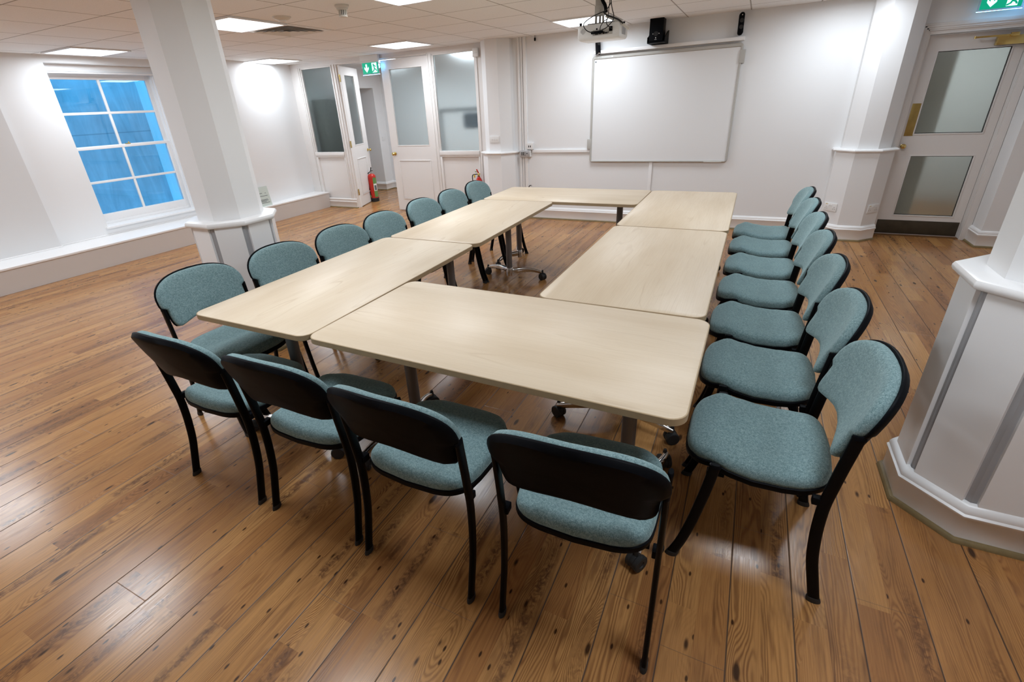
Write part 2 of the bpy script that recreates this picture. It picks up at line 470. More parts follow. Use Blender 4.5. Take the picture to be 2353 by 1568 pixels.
wpart('sash_catch', mb, M['brass'], ls)

# light well outside the window: pale concrete walls lit by the blue evening sky
mb = MB(); mb.box(-7.25, -7.05, -1.0, 7.5, -1.5, 4.2)
struct(mb.build('wall_lightwell', M['concrete'], smooth=False), 'stained pale concrete wall of the light well outside the window', 'wall')
mb = MB(); mb.box(-7.25, -5.5, 4.12, 4.32, -1.5, 3.6)
struct(mb.build('wall_lightwell_return', M['paper'], smooth=False), 'return wall of the light well seen through the right hand panes', 'wall')  # paler than the main wall: the light it catches is put into its colour
mb = MB(); mb.tube([(-7.01, 2.35, -1.5), (-7.01, 2.37, 1.0), (-7.01, 2.30, 1.5)], .03); mb.box(-7.045, -7.0, 2.30, 2.44, .35, .40)
tag(mb.build('drain_pipe', M['plastic']), 'thin pale drain pipe on the concrete wall outside the window', 'pipe')

# whiteboard wall, columns, door wall
DY = 5.58
mb = MB()
mb.box(-1.20, 3.62, 5.44, 5.60, 0, CZ)
mb.box(3.60, 4.52, 5.50, 5.66, 2.0, CZ)
mb.box(3.60, 3.685, 5.50, 5.66, 0, 2.0); mb.box(4.437, 4.56, 5.50, 5.66, 0, 2.0)
struct(mb.build('wall_back', M['wall'], smooth=False), 'white wall that carries the interactive whiteboard', 'wall')
mb = MB()
mb.box(4.50, 5.6, 5.225, 5.66, 0, CZ); mb.box(5.2, 5.6, -4.0, 5.225, 0, CZ)
struct(mb.build('wall_right', M['wall'], smooth=False), 'white wall pier to the right of the glazed brass door', 'wall')
mb = MB(); mb.box(-5.45, 5.6, -4.2, -4.0, 0, CZ)
struct(mb.build('wall_front', M['wall'], smooth=False), 'plain white wall behind the camera', 'wall')

SK = [(0, 0), (.020, 0), (.020, .112), (.026, .118), (.027, .128), (.020, .135), (.021, .143), (.014, .155), (.008, .163), (0, .166)]
BD = [(0, 0), (.034, 0), (.033, .008), (.028, .014), (.021, .017), (0, .017)]
def skirting(name, path, closed=False, label=None):
    mb = MB(); mb.sweep(path, SK, closed)
    o = mb.build(name, M['gloss'], angle=50)
    struct(o, label, 'skirting board')
    mb = MB(); mb.sweep(path, BD, closed); mb.build('floor_bead', M['bead'], o)
    return o
CRX, CRY = 3.38, 5.42
CLX, CLY = -.945, 5.44
o8 = octa(CRX, CRY, .255)
skirting('baseboard_back', [(-.66, 5.44), (3.12, 5.44)], label='white moulded skirting board under the whiteboard')
skirting('baseboard_right', [(4.50, 5.50), (4.50, 5.225), (5.2, 5.225)], label='white moulded skirting around the wall pier beside the glazed brass door')

def engaged_column(n, cx, cy, label, keep, skirt=True):
    t = empty(n, (cx, cy, 0), 0, label, 'column', None, 'structure')
    inv = Matrix.Translation((-cx, -cy, 0))
    def prt(name, mb_, m, **k):
        o = mb_.build(name, m, t, **k); o.matrix_parent_inverse = inv; return o
    mb = MB(); mb.prism(octa(cx, cy, .212), .9, CZ); prt('shaft', mb, M['wall'], smooth=False)
    mb = MB(); mb.prism(octa(cx, cy, .255), 0, .93); prt('base', mb, M['wall'], smooth=False)
    mb = MB(); octa_rings(mb, cx, cy, [(.25, .925), (.270, .925), (.281, .930), (.285, .940), (.281, .950), (.270, .955), (.2, .955)])
    prt('dado_rail', mb, M['gloss'], smooth=False)
    p = octa(cx, cy, .255)
    if skirt:
        q = [p[i] for i in keep]
        mb = MB(); mb.sweep(q, SK); prt('skirting', mb, M['gloss'], angle=50)
        mb = MB(); mb.sweep(q, BD); prt('floor_bead', mb, M['bead'])
    return t
engaged_column('column', CRX, CRY, 'white half-octagonal wall column with dado rail beside the glazed brass door', [3, 4, 5, 6, 7])
engaged_column('column', CLX, CLY, 'white half-octagonal wall column between the glazed partition and the cable trunking', [3, 4, 5, 6, 7])

def pillar(cx, cy, label):
    t = empty('pillar', (cx, cy, 0), 0, label, 'pillar', None, 'structure')
    inv = Matrix.Translation((-cx, -cy, 0))
    def prt(name, mb_, m, **k):
        o = mb_.build(name, m, t, **k); o.matrix_parent_inverse = inv; return o
    mb = MB(); mb.prism(octa(cx, cy, .195), .93, CZ); prt('shaft', mb, M['wall'], smooth=False)
    mb = MB(); mb.prism(octa(cx, cy, .240), 0, .95); prt('base_core', mb, M['midgrey'], smooth=False)  # core is a darker grey than the panels and shows at the corners
    for k in range(8):
        a = k * PI / 4 + PI / 4
        mb = MB(); Mx = Matrix.Translation((cx, cy, 0)) @ Matrix.Rotation(a, 4, 'Z')
        mb.box(.236, .254, -.082, .082, .12, .94, .0015, Mx)
        prt('base_panel', mb, M['gloss'], smooth=False)
    mb = MB(); octa_rings(mb, cx, cy, [(.23, .927), (.262, .927), (.271, .931), (.276, .940), (.276, .950), (.271, .960), (.262, .964), (.18, .964)])
    prt('cap', mb, M['gloss'], angle=30)
    p = octa(cx, cy, .242)
    mb = MB(); mb.sweep(p, [(0, 0), (.024, 0), (.024, .108), (.031, .114), (.033, .124), (.026, .131), (.027, .142), (.020, .156), (.011, .165), (0, .168)], True)
    prt('skirting', mb, M['gloss'], angle=50)
    mb = MB(); mb.sweep(p, [(.015, 0), (.042, 0), (.041, .010), (.035, .017), (.015, .018)], True); prt('floor_bead', mb, M['bead'])
    return t
pillar(-.87, .95, 'white octagonal pillar behind the left row of chairs near the window')
pillar(3.305, .935, 'white octagonal pillar cut off by the right edge of the picture')

# ------------------------------------------------------------------ glazed partition
PY = 5.46
pt = empty('wall_partition', (-3, PY, 0), 0, 'white timber partition with frosted panes and two glazed doors', 'partition', None, 'structure')
pinv = Matrix.Translation((3, -PY, 0))
def ppart(name, mb_, m, **k):
    o = mb_.build(name, m, pt, **k); o.matrix_parent_inverse = pinv; return o
mb = MB()
mb.box(-4.92, -1.2, PY, PY + .09, 2.275, CZ)
mb.box(-4.92, -4.66, PY, PY + .09, 0, 2.275)
mb.box(-3.985, -3.865, PY, PY + .09, 0, 2.275)
mb.box(-2.105, -2.03, PY, PY + .09, 0, 2.275)
mb.box(-1.325, -1.15, PY, PY + .09, 0, 2.275)
ppart('frame', mb, M['leaf'], smooth=False)
mb = MB()
for x0, x1 in ((-4.66, -3.985), (-2.03, -1.325)):
    mb.box(x0, x1, PY - .018, PY + .06, .895, .955, .006)
    mb.box(x0, x1, PY + .03, PY + .06, 0, .90)
    mb.box(x0, x1, PY, PY + .035, 0, .13)
    for a, b in ((x0, x0 + .035), (x1 - .02, x1)):
        mb.box(a, b, PY - .006, PY + .06, .0, .88, .004)
    mb.box(x0, x1, PY - .006, PY + .06, .868, .896, .004)
for x0, x1 in ((-4.66, -3.985), (-2.03, -1.325)):
    mb.box(x0, x0 + .022, PY + .008, PY + .05, .95, 2.27, .004); mb.box(x1 - .010, x1, PY + .008, PY + .05, .95, 2.27, .004)
    mb.box(x0, x1, PY + .008, PY + .05, 2.255, 2.275, .003)
for x in (-4.70, -4.665, -3.96, -3.90, -2.095, -2.045, -1.29):
    mb.box(x - .008, x + .008, PY - .012, PY + .01, .0 if x > -4.5 else .268, 2.28, .004)
mb.box(-3.86, -2.11, PY - .012, PY + .01, 2.282, 2.296, .004)
ppart('mouldings', mb, M['leaf'])
for x0, x1 in ((-4.655, -3.985), (-2.025, -1.328)):
    mb = MB(); mb.box(x0, x1, PY + .030, PY + .036, .953, 2.262); ppart('glass_pane', mb, M['glassfrost'], smooth=False)
mb = MB(); mb.sweep([(-4.53, PY + .001), (-3.875, PY + .001)], [(0, 0), (.02, 0), (.02, .10), (.026, .106), (.02, .115), (.02, .145), (.025, .15), (.018, .16), (0, .165)])
ppart('skirting', mb, M['leaf'], angle=50)
mb = MB(); mb.sweep([(-4.53, PY), (-3.87, PY)], BD); ppart('floor_bead', mb, M['bead'])

def door_leaf(name, x0, x1, y, w_mats, glz, hinge, label, rz=0.0, panel=True, knobx=None, zt=2.262):
    """leaf spans x0..x1 at local coordinates around the hinge; faces -y"""
    t = empty(name, (hinge[0], hinge[1], 0), rz, label, 'door', None, 'structure')
    th = .042
    gx0, gx1, gz0, gz1 = glz
    mb = MB()
    mb.box(x0, gx0, 0, th, .012, zt); mb.box(gx1, x1, 0, th, .012, zt)
    mb.box(gx0, gx1, 0, th, .012, gz0); mb.box(gx0, gx1, 0, th, gz1, zt)
    for yy in (-.004, th - .008):
        mb.box(gx0 - .012, gx1 + .012, yy, yy + .012, gz0 - .018, gz0, .004); mb.box(gx0 - .012, gx1 + .012, yy, yy + .012, gz1, gz1 + .012, .004)
        mb.box(gx0 - .012, gx0, yy, yy + .012, gz0, gz1, .004); mb.box(gx1, gx1 + .012, yy, yy + .012, gz0, gz1, .004)
    if panel:
        for yy in (-.009, th - .004):
            a, b, c, d = gx0 - .02, gx1 + .005, .212, .806
            mb.box(a, b, yy, yy + .013, c - .016, c, .004); mb.box(a, b, yy, yy + .013, d, d + .014, .004)
            mb.box(a, a + .012, yy, yy + .013, c, d, .004); mb.box(b - .012, b, yy, yy + .013, c, d, .004)
    mb.build('leaf', M['leaf'], t, angle=30)
    mb = MB(); mb.box(gx0, gx1, .018, .024, gz0, gz1); mb.build('glass_pane', w_mats, t, smooth=False)
    if knobx is not None:
        for sgn in (-1, 1):
            mb = MB()
            Mx = Matrix.Translation((knobx, 0 if sgn < 0 else th, .92)) @ Matrix.Rotation(PI / 2 * (1 if sgn < 0 else -1), 4, 'X')
            mb.lathe([(.028, 0), (.028, .006), (.010, .010), (.009, .030), (.018, .036), (.026, .048), (.026, .058), (.018, .068), (.004, .071)], 0, 0, 20, Mx)
            mb.build('knob', M['brass'], t)
    return t
# right hand (closed) leaf, hinged at its right edge
door_leaf('door_2', -.86, 0, 0, M['glassfrost'], (-.715, -.118, 1.048, 2.13), (-2.108, PY + .012), 'white door with tall frosted pane, closed, beside the second red extinguisher', knobx=-.80)
d3 = door_leaf('door_1', 0, .86, 0, M['glassfrost'], (.225, .64, 1.05, 2.135), (-3.85, PY + .03), 'white glazed door standing open into the corridor', rz=math.radians(110.9), knobx=.80)
mb = MB()
for z in (2.03, 1.02, .22):
    mb.box(-.008, .052, -.004, .001, z, z + .105, .001); mb.lathe([(.007, z), (.007, z + .105)], -.003, -.006, 10)
mb.build('hinge', M['brass'], d3)

# corridor behind the partition
mb = MB()
mb.box(-6.0, -4.67, 5.55, 6.25, 0, CZ)
mb.box(-6.0, -4.67, 7.285, 7.60, 0, CZ)
mb.box(-6.0, -4.67, 6.25, 7.285, 1.99, CZ)
mb.box(-6.0, -5.70, 6.25, 7.285, 0, 1.99)
mb.box(-5.0, 3.3, 7.55, 7.75, 0, CZ)
mb.box(-.4, -.2, 5.6, 7.6, 0, CZ)
struct(mb.build('wall_corridor', M['wall'], smooth=False), 'white corridor walls seen through the open door', 'wall')
mb = MB(); mb.box(-6.0, -.2, 5.55, 7.7, CZ, CZ + .05)
struct(mb.build('ceiling_corridor', M['wall'], smooth=False), 'plain corridor ceiling behind the partition', 'ceiling')
skirting('baseboard_corridor', [(-5.69, 7.285), (-4.67, 7.285), (-4.67, 7.55), (-.4, 7.55)], label='white skirting board at the far end of the corridor')
mb = MB(); mb.box(-4.62, -4.58, 6.40, 6.44, 0, 1.985, .006)
struct(mb.build('trim_6', M['brownwood']), 'brown timber door edge glimpsed behind the open white door', 'door edge')
mb = MB(); mb.box(-2.35, -.45, 5.98, 6.02, 1.49, 1.55); mb.box(-2.32, -2.27, 5.98, 6.02, 0, 1.50)
tag(mb.build('coat_rail', M['midgrey']), 'dark rail in the corridor blurred behind the right frosted pane', 'rail')
mb = MB(); mb.box(-1.85, -1.42, 5.93, 6.07, 1.24, 1.47, .03)
tag(mb.build('dark_bag', mat('slate_cloth', (.16, .18, .21), .9)), 'dark blurred bundle hanging behind the right frosted pane', 'bag')

mb = MB(); mb.box(-4.66, -4.36, 5.60, 6.18, 0, 1.80, .004)  # added block, stands in for the unidentified dark area behind this pane
blk = mb.build('dark_block', mat('dark_block_grey', (.13, .125, .11), .6)); tag(blk, 'tall dark block added to darken the left frosted pane', 'dark block')
# lobby behind the right door
mb = MB()
mb.box(3.2, 3.4, 5.66, 8.0, 0, CZ); mb.box(5.0, 5.2, 5.66, 8.0, 0, CZ); mb.box(3.2, 5.2, 7.8, 8.0, 0, CZ)
struct(mb.build('wall_lobby', M['wall'], smooth=False), 'lobby walls behind the glazed brass door', 'wall')
mb = MB(); mb.box(3.2, 5.2, 5.60, 8.0, CZ, CZ + .05)
struct(mb.build('ceiling_lobby', M['wall'], smooth=False), 'lobby ceiling behind the glazed brass door', 'ceiling')
mb = MB(); mb.box(3.42, 4.06, 5.95, 6.6, 0, 1.95)  # added block, darkens the left side of the door's frosted panes
struct(mb.build('lobby_dark_block', M['taupe'], smooth=False), 'brownish block added to darken the left of the glazed brass door panes', 'wall')

# right door
d4 = empty('door_3', (3.69, DY, 0), 0, 'white door with two frosted panes, brass push plate and dark kick plate', 'door', None, 'structure')
def dpart(name, mb_, m, parent=None, **k):
    o = mb_.build(name, m, parent or d4, **k)
    if parent is None: o.matrix_parent_inverse = Matrix.Translation((-3.69, -DY, 0))
    return o
x0, x1 = 3.690, 4.432
mb = MB()
g1 = (3.806, 4.347, 1.068, 1.818); g2 = (3.836, 4.345, .226, .843)
mb.box(x0, 3.806, DY, DY + .044, .008, 1.962); mb.box(4.347, x1, DY, DY + .044, .008, 1.962)
mb.box(3.806, 4.347, DY, DY + .044, .008, .226); mb.box(3.806, 4.347, DY, DY + .044, .843, 1.068); mb.box(3.806, 4.347, DY, DY + .044, 1.818, 1.962)
mb.box(3.806, 3.836, DY, DY + .044, .226, .843)
for g in (g1, g2):
    mb.box(g[0] - .012, g[1] + .012, DY - .005, DY + .01, g[2] - .014, g[2], .004); mb.box(g[0] - .012, g[1] + .012, DY - .005, DY + .01, g[3], g[3] + .010, .003)
    mb.box(g[0] - .012, g[0], DY - .005, DY + .01, g[2], g[3], .003); mb.box(g[1], g[1] + .012, DY - .005, DY + .01, g[2], g[3], .003)
dpart('leaf', mb, M['leaf'], angle=30)
for g in (g1, g2):
    mb = MB(); mb.box(g[0] + .004, g[1] - .004, DY + .016, DY + .022, g[2] + .004, g[3] - .004); dpart('glass_pane', mb, M['glassgreen'], smooth=False)
    mb = MB()
    for a in ((g[0], g[0] + .005, g[2], g[3]), (g[1] - .005, g[1], g[2], g[3]), (g[0], g[1], g[2], g[2] + .005), (g[0], g[1], g[3] - .005, g[3])):
        mb.box(a[0], a[1], DY + .012, DY + .016, a[2], a[3])
    dpart('glazing_tape', mb, M['dark'], smooth=False)
mb = MB(); mb.box(3.722, 3.798, DY - .0025, DY, 1.046, 1.358, .001)
for zz in (1.056, 1.348):
    for xx in (3.73, 3.79): mb.lathe([(.003, 0), (.002, .001)], 0, 0, 8, Matrix.Translation((xx, DY - .0025, zz)) @ Matrix.Rotation(PI / 2, 4, 'X'))
dpart('push_plate', mb, M['oldbrass'])
mb = MB(); mb.lathe([(.020, 0), (.020, .004), (.010, .008), (.010, .028), (.022, .034), (.025, .046), (.020, .058), (.004, .062)], 0, 0, 20, Matrix.Translation((3.737, DY, .946)) @ Matrix.Rotation(PI / 2, 4, 'X'))
dpart('knob', mb, M['brass'])
mb = MB(); mb.box(3.700, 4.424, DY - .003, DY, .014, .165, .001); dpart('kick_plate', mb, M['bronze'])
mb = MB(); mb.box(4.205, 4.43, DY - .058, DY - .002, 1.834, 1.908, .006); cl = dpart('door_closer', mb, M['brass'])
mb = MB(); mb.box(4.285, 4.345, DY - .075, DY - .05, 1.900, 1.930, .003); mb.box(4.035, 4.30, DY - .060, DY - .050, 1.904, 1.912, .001); mb.box(4.035, 4.30, DY - .078, DY - .068, 1.910, 1.918, .001); mb.lathe([(.008, 1.9), (.008, 1.922)], 4.038, DY - .064, 10)
dpart('closer_arm', mb, M['brass'], cl)
# frame + architrave
fr = MB()
fr.box(3.655, 3.688, 5.497, DY + .05, 0, 1.998); fr.box(4.435, 4.470, 5.496, DY + .05, 0, 1.998); fr.box(3.656, 4.469, 5.4965, DY + .05, 1.966, 1.9985)
fr.box(3.69, 3.705, DY + .046, DY + .06, 0, 1.96); fr.box(4.42, 4.434, DY + .046, DY + .06, 0, 1.96)
for k, (w, d) in enumerate(((.0, .016), (.012, .022), (.030, .027), (.046, .020))):
    a = 3.672 - w - .016
    fr.box(a, a + .018, 5.50 - d, 5.505, 0, 2.012 + w, .003)
    fr.box(3.672 - w - .016, 4.497, 5.50 - d, 5.505, 1.996 + w, 2.014 + w, .003)
fr.box(4.44, 4.497, 5.482, 5.51, 0, 2.0, .003)
fo = fr.build('trim_2', M['leaf'], angle=30)
struct(fo, 'moulded cream door surround of the glazed brass door', 'door frame')
mb = MB(); mb.box(3.68, 4.45, 5.52, 5.66, 0, .008); struct(mb.build('trim_3', M['brownwood']), 'dark threshold strip under the glazed brass door', 'threshold')

# trunking
def trunk(name, boxes, label):
    mb = MB()
    for b in boxes: mb.box(*b, .002)
    return struct(mb.build(name, M['gloss']), label, 'trunking')
WB = 5.44
trunk('trim_4', [(-.572, -.530, WB - .025, WB, 0, CZ), (-.655, -.628, WB - .02, WB, 0, CZ), (-.607, -.590, WB - .016, WB, 0, CZ)], 'white vertical cable trunking beside the left wall column')
trunk('trim_5', [(-.46, .37, WB - .022, WB, .923, .962)], 'white horizontal cable trunking running to the whiteboard')
trunk('trim_7', [(1.155, 1.195, WB - .018, WB, .16, .80)], 'white vertical cable trunking below the whiteboard')
trunk('trim_8', [(.405, 2.06, WB - .075, WB, 2.064, 2.098)], 'white trunking shelf above the whiteboard')

# ------------------------------------------------------------------ ceiling fittings
LAMP_W = 19.5
def ceiling_lamp(i, x, y, label, z=CZ, w=.626, d=.610, m='lamp', power=1.0):
    t = empty('ceiling_light', (x, y, z), 0, label, 'ceiling light', 'square LED ceiling panels')
    mb = MB()
    f = .022
    for a in ((-w / 2, w / 2, -d / 2, -d / 2 + f), (-w / 2, w / 2, d / 2 - f, d / 2), (-w / 2, -w / 2 + f, -d / 2 + f, d / 2 - f), (w / 2 - f, w / 2, -d / 2 + f, d / 2 - f)):
        mb.box(a[0], a[1], a[2], a[3], -.014, .0)
    mb.build('frame', M['lampframe'], t, smooth=False)
    mb = MB(); mb.box(-w / 2 + f, w / 2 - f, -d / 2 + f, d / 2 - f, -.009, -.002); mb.build('diffuser', M[m], t, smooth=False)
    li = bpy.data.lights.new('led_array', 'AREA'); li.shape = 'RECTANGLE'; li.size = w - .06; li.size_y = d - .06
    li.energy = LAMP_W * power; li.color = (.83, .915, 1.0); li.spread = math.radians(176)
    lo = bpy.data.objects.new('led_array', li); COL.objects.link(lo); lo.parent = t; lo.location = (0, 0, -.0165)
    return t
LM = [(-4.56, 2.29, 'square LED ceiling panel right in front of the window', 0.85),
      (-2.03, 2.29, 'square LED ceiling panel partly behind the left pillar'),
      (-4.45, 4.74, 'square LED ceiling panel in the far left corner by the partition', 0.72),
      (-2.02, 4.75, 'square LED ceiling panel in front of the green exit sign by the partition'),
      (-.13, 2.29, 'square LED ceiling panel cut by the top edge of the picture'),
      (.50, 4.71, 'square LED ceiling panel behind the projector', 0.8),
      (2.85, 2.65, 'square LED ceiling panel above the right row of chairs, outside the picture'),
      (-4.56, -.19, 'square LED ceiling panel above the near left floor, outside the picture'),
      (-2.03, -.19, 'square LED ceiling panel above the near floor left of the table, outside the picture'),
      (-2.03, -2.65, 'square LED ceiling panel behind the camera on the left, outside the picture'),
      (2.98, -.19, 'square LED ceiling panel above the foreground pillar, outside the picture'),
      (.50, -.19, 'square LED ceiling panel above the near table, outside the picture'),
      (2.98, 4.75, 'square LED ceiling panel in front of the glazed brass door, outside the picture', 0.6)]
for i, q in enumerate(LM):
    ceiling_lamp(i, q[0], q[1], q[2], power=q[3] if len(q) > 3 else 1.0)
ceiling_lamp(20, -1.80, 6.30, 'square ceiling light in the corridor behind the right frosted pane')
ceiling_lamp(21, -3.45, 6.30, 'square ceiling light in the corridor behind the closed door')
ceiling_lamp(22, 4.45, 6.7, 'square ceiling light in the lobby behind the glazed brass door', m='lampdim', power=.45)

t = empty('air_vent', (-2.03, 2.905, CZ), 0, 'square white air diffuser in the ceiling beside the left pillar', 'air vent')
mb = MB()
for k in range(5):
    a = .29 - k * .052; b = a - .020 if k else a - .05
    z0, z1 = (-.004, -.002) if k == 0 else (-.002 , .018)
    ro = [(-a, -a, z0), (a, -a, z0), (a, a, z0), (-a, a, z0)]; ri = [(-b, -b, z1), (b, -b, z1), (b, b, z1), (-b, b, z1)]
    if k == 0:
        mb.loft([[(x, y, 0) for x, y, z in ro], ro, [(x, y, z0) for x, y, z in ri], [(x, y, 0) for x, y, z in ri]], cap=False)
mb.build('frame', M['gloss'], t, smooth=False)
mb = MB(); mb.box(-.245, .245, -.245, .245, -.0012, -.0004); mb.build('backing', M['midgrey'], t, smooth=False)
mb = MB()
for k in range(4):
    a = .232 - k * .055; b = a - .034
    ra = [(-a, -a), (a, -a), (a, a), (-a, a)]; rb = [(-b, -b), (b, -b), (b, b), (-b, b)]
    mb.loft([[(x, y, -.013) for x, y in ra], [(x, y, -.0115) for x, y in ra], [(x, y, -.003) for x, y in rb], [(x, y, -.0045) for x, y in rb], [(x, y, -.013) for x, y in ra]], cap=False)
mb.build('louvre_slats', M['cream'], t, smooth=False)
mb = MB(); mb.box(-.04, .04, -.04, .04, -.002, -.0003); mb.build('core', M['dark'], t, smooth=False)

t = empty('smoke_detector', (-.775, 2.30, CZ), 0, 'cream smoke detector with slotted cage hanging from the ceiling', 'smoke detector')
mb = MB(); mb.lathe([(.056, 0), (.056, -.012), (.050, -.018), (.046, -.020), (.044, -.032), (.038, -.036)], 0, 0, 28); mb.build('base', M['cream'], t)
mb = MB()
for k in range(14):
    a = 2 * PI * k / 14
    mb.box(.027, .033, -.0035, .0035, -.074, -.034, 0, Matrix.Rotation(a, 4, 'Z'))
mb.lathe([(.033, -.071), (.034, -.075), (.030, -.082), (.004, -.083)], 0, 0, 24); mb.build('cage', M['cream'], t)
mb = MB(); mb.lathe([(.024, -.034), (.024, -.073)], 0, 0, 20); mb.build('sensor_core', M['dark'], t)
t = empty('ceiling_rose', (-1.485, 2.33, CZ), 0, 'round white ceiling disc beside the LED panel near the left pillar', 'ceiling disc')
mb = MB(); mb.lathe([(.078, 0), (.077, -.006), (.060, -.018), (.034, -.026)], 0, 0, 32); mb.build('cover', M['cream'], t)
mb = MB(); mb.lathe([(.034, -.024), (.030, -.034), (.018, -.040), (.004, -.042)], 0, 0, 24); mb.build('boss', M['plastic'], t)

# ------------------------------------------------------------------ exit signs
def exit_sign(loc, w, h, label, housing=True):
    """faces -y, origin at top centre"""
    t = empty('exit_sign', loc, 0, label, 'exit sign', 'lit green exit signs')
    mb = MB(); mb.box(-w / 2 - .02, w / 2 + .02, -.022, .022, -.075, 0, .004); mb.box(-w / 2 - .01, w / 2 + .01, -.014, .014, -.10, -.07, .003); mb.build('housing', M['plastic'], t)
    top = -.095
    mb = MB(); mb.box(-w / 2 - .012, w / 2 + .012, -.004, .004, top - h - .014, top, .001); mb.build('acrylic_plate', M['acryl'], t)
    mb = MB(); mb.box(-w / 2 - .013, w / 2 + .013, -.0035, .0035, top - h - .0165, top - h - .0145); mb.build('lit_edge', M['edgeglow'], t, smooth=False)
    mb = MB(); mb.box(-w / 2, w / 2, -.0062, -.0045, top - h, top, 0); mb.build('sign_face', M['exitgreen'], t, smooth=False)
    # arrow and running figure through the doorway
    y0, y1 = -.0082, -.0066
    def poly(mbx, pts):
        P = [(x * h + 0, top - h + z * h) for x, z in pts]
        mbx.loft([[(x, y0, z) for x, z in P], [(x, y1, z) for x, z in P]])
    mb = MB(); ax = -w / h * .24
    poly(mb, [(ax - .09, .84), (ax + .09, .84), (ax + .09, .45), (ax + .27, .62), (ax + .27, .42), (ax, .12), (ax - .27, .42), (ax - .27, .62), (ax - .09, .45)])
    mb.build('arrow', M['exitwhite'], t, smooth=False)
    mb = MB(); dx = w / h * .26
    poly(mb, [(dx - .30, .08), (dx + .30, .08), (dx + .30, .92), (dx - .30, .92)])
    mb.build('doorway', M['exitwhite'], t, smooth=False)
    y0, y1 = -.0102, -.0086
    mb = MB()
    poly(mb, [(dx - .09 + .075 * math.cos(a), .79 + .075 * math.sin(a)) for a in [2 * PI * k / 12 for k in range(12)]])
    poly(mb, [(dx - .16, .66), (dx + .02, .70), (dx + .10, .60), (dx + .20, .52), (dx + .24, .58), (dx + .12, .68), (dx + .04, .74), (dx - .14, .74), (dx - .26, .56), (dx - .20, .52)])
    poly(mb, [(dx - .10, .70), (dx + .04, .70), (dx + .06, .44), (dx + .22, .36), (dx + .30, .20), (dx + .22, .16), (dx + .12, .30), (dx - .06, .36)])
    poly(mb, [(dx - .06, .44), (dx + .04, .40), (dx - .04, .22), (dx - .22, .12), (dx - .30, .10), (dx - .30, .20), (dx - .14, .28)])
    mb.build('running_figure', M['exitgreen'], t, smooth=False)
    mb = MB(); mb.box(w / 2 + .013, w / 2 + .024, -.005, .005, top - .085, top - .035, .002); mb.build('edge_led', M['led'], t)
    return t
exit_sign((-3.115, 5.41, CZ), .305, .155, 'lit green exit sign with down arrow hanging in front of the partition doors')
exit_sign((4.115, 5.42, CZ - .0), .285, .125, 'lit green exit sign above the glazed brass door at the top right')

# ------------------------------------------------------------------ tables
TW, TD = 1.498, .748
def rrect(w, d, r, n=7):
    out = []
    for cx, cy, a0 in ((w / 2 - r, d / 2 - r, 0), (-w / 2 + r, d / 2 - r, PI / 2), (-w / 2 + r, -d / 2 + r, PI), (w / 2 - r, -d / 2 + r, 3 * PI / 2)):
        for k in range(n + 1):
            a = a0 + k * PI / 2 / n
            out.append((cx + r * math.cos(a), cy + r * math.sin(a)))
    return out
def caster_mb(mb, x, y, face=0.0):
    Mx = Matrix.Translation((x, y, 0)) @ Matrix.Rotation(face, 4, 'Z')
    for s in (-1, 1):
        R = Mx @ Matrix.Translation((s * .017, 0, .033)) @ Matrix.Rotation(PI / 2, 4, 'Y')
        mb.lathe([(.006, -.010), (.029, -.010), (.033, -.007), (.033, .007), (.029, .010), (.014, .010), (.012, .006), (.004, .006)], 0, 0, 24, R)
    R = Mx @ Matrix.Translation((0, 0, .033)) @ Matrix.Rotation(PI / 2, 4, 'Y')
    mb.lathe([(.030, -.007), (.031, 0), (.030, .007)], 0, 0, 20, R)
    mb.lathe([(.010, .05), (.010, .085), (.007, .10)], 0, 0, 12, Mx)
    return mb
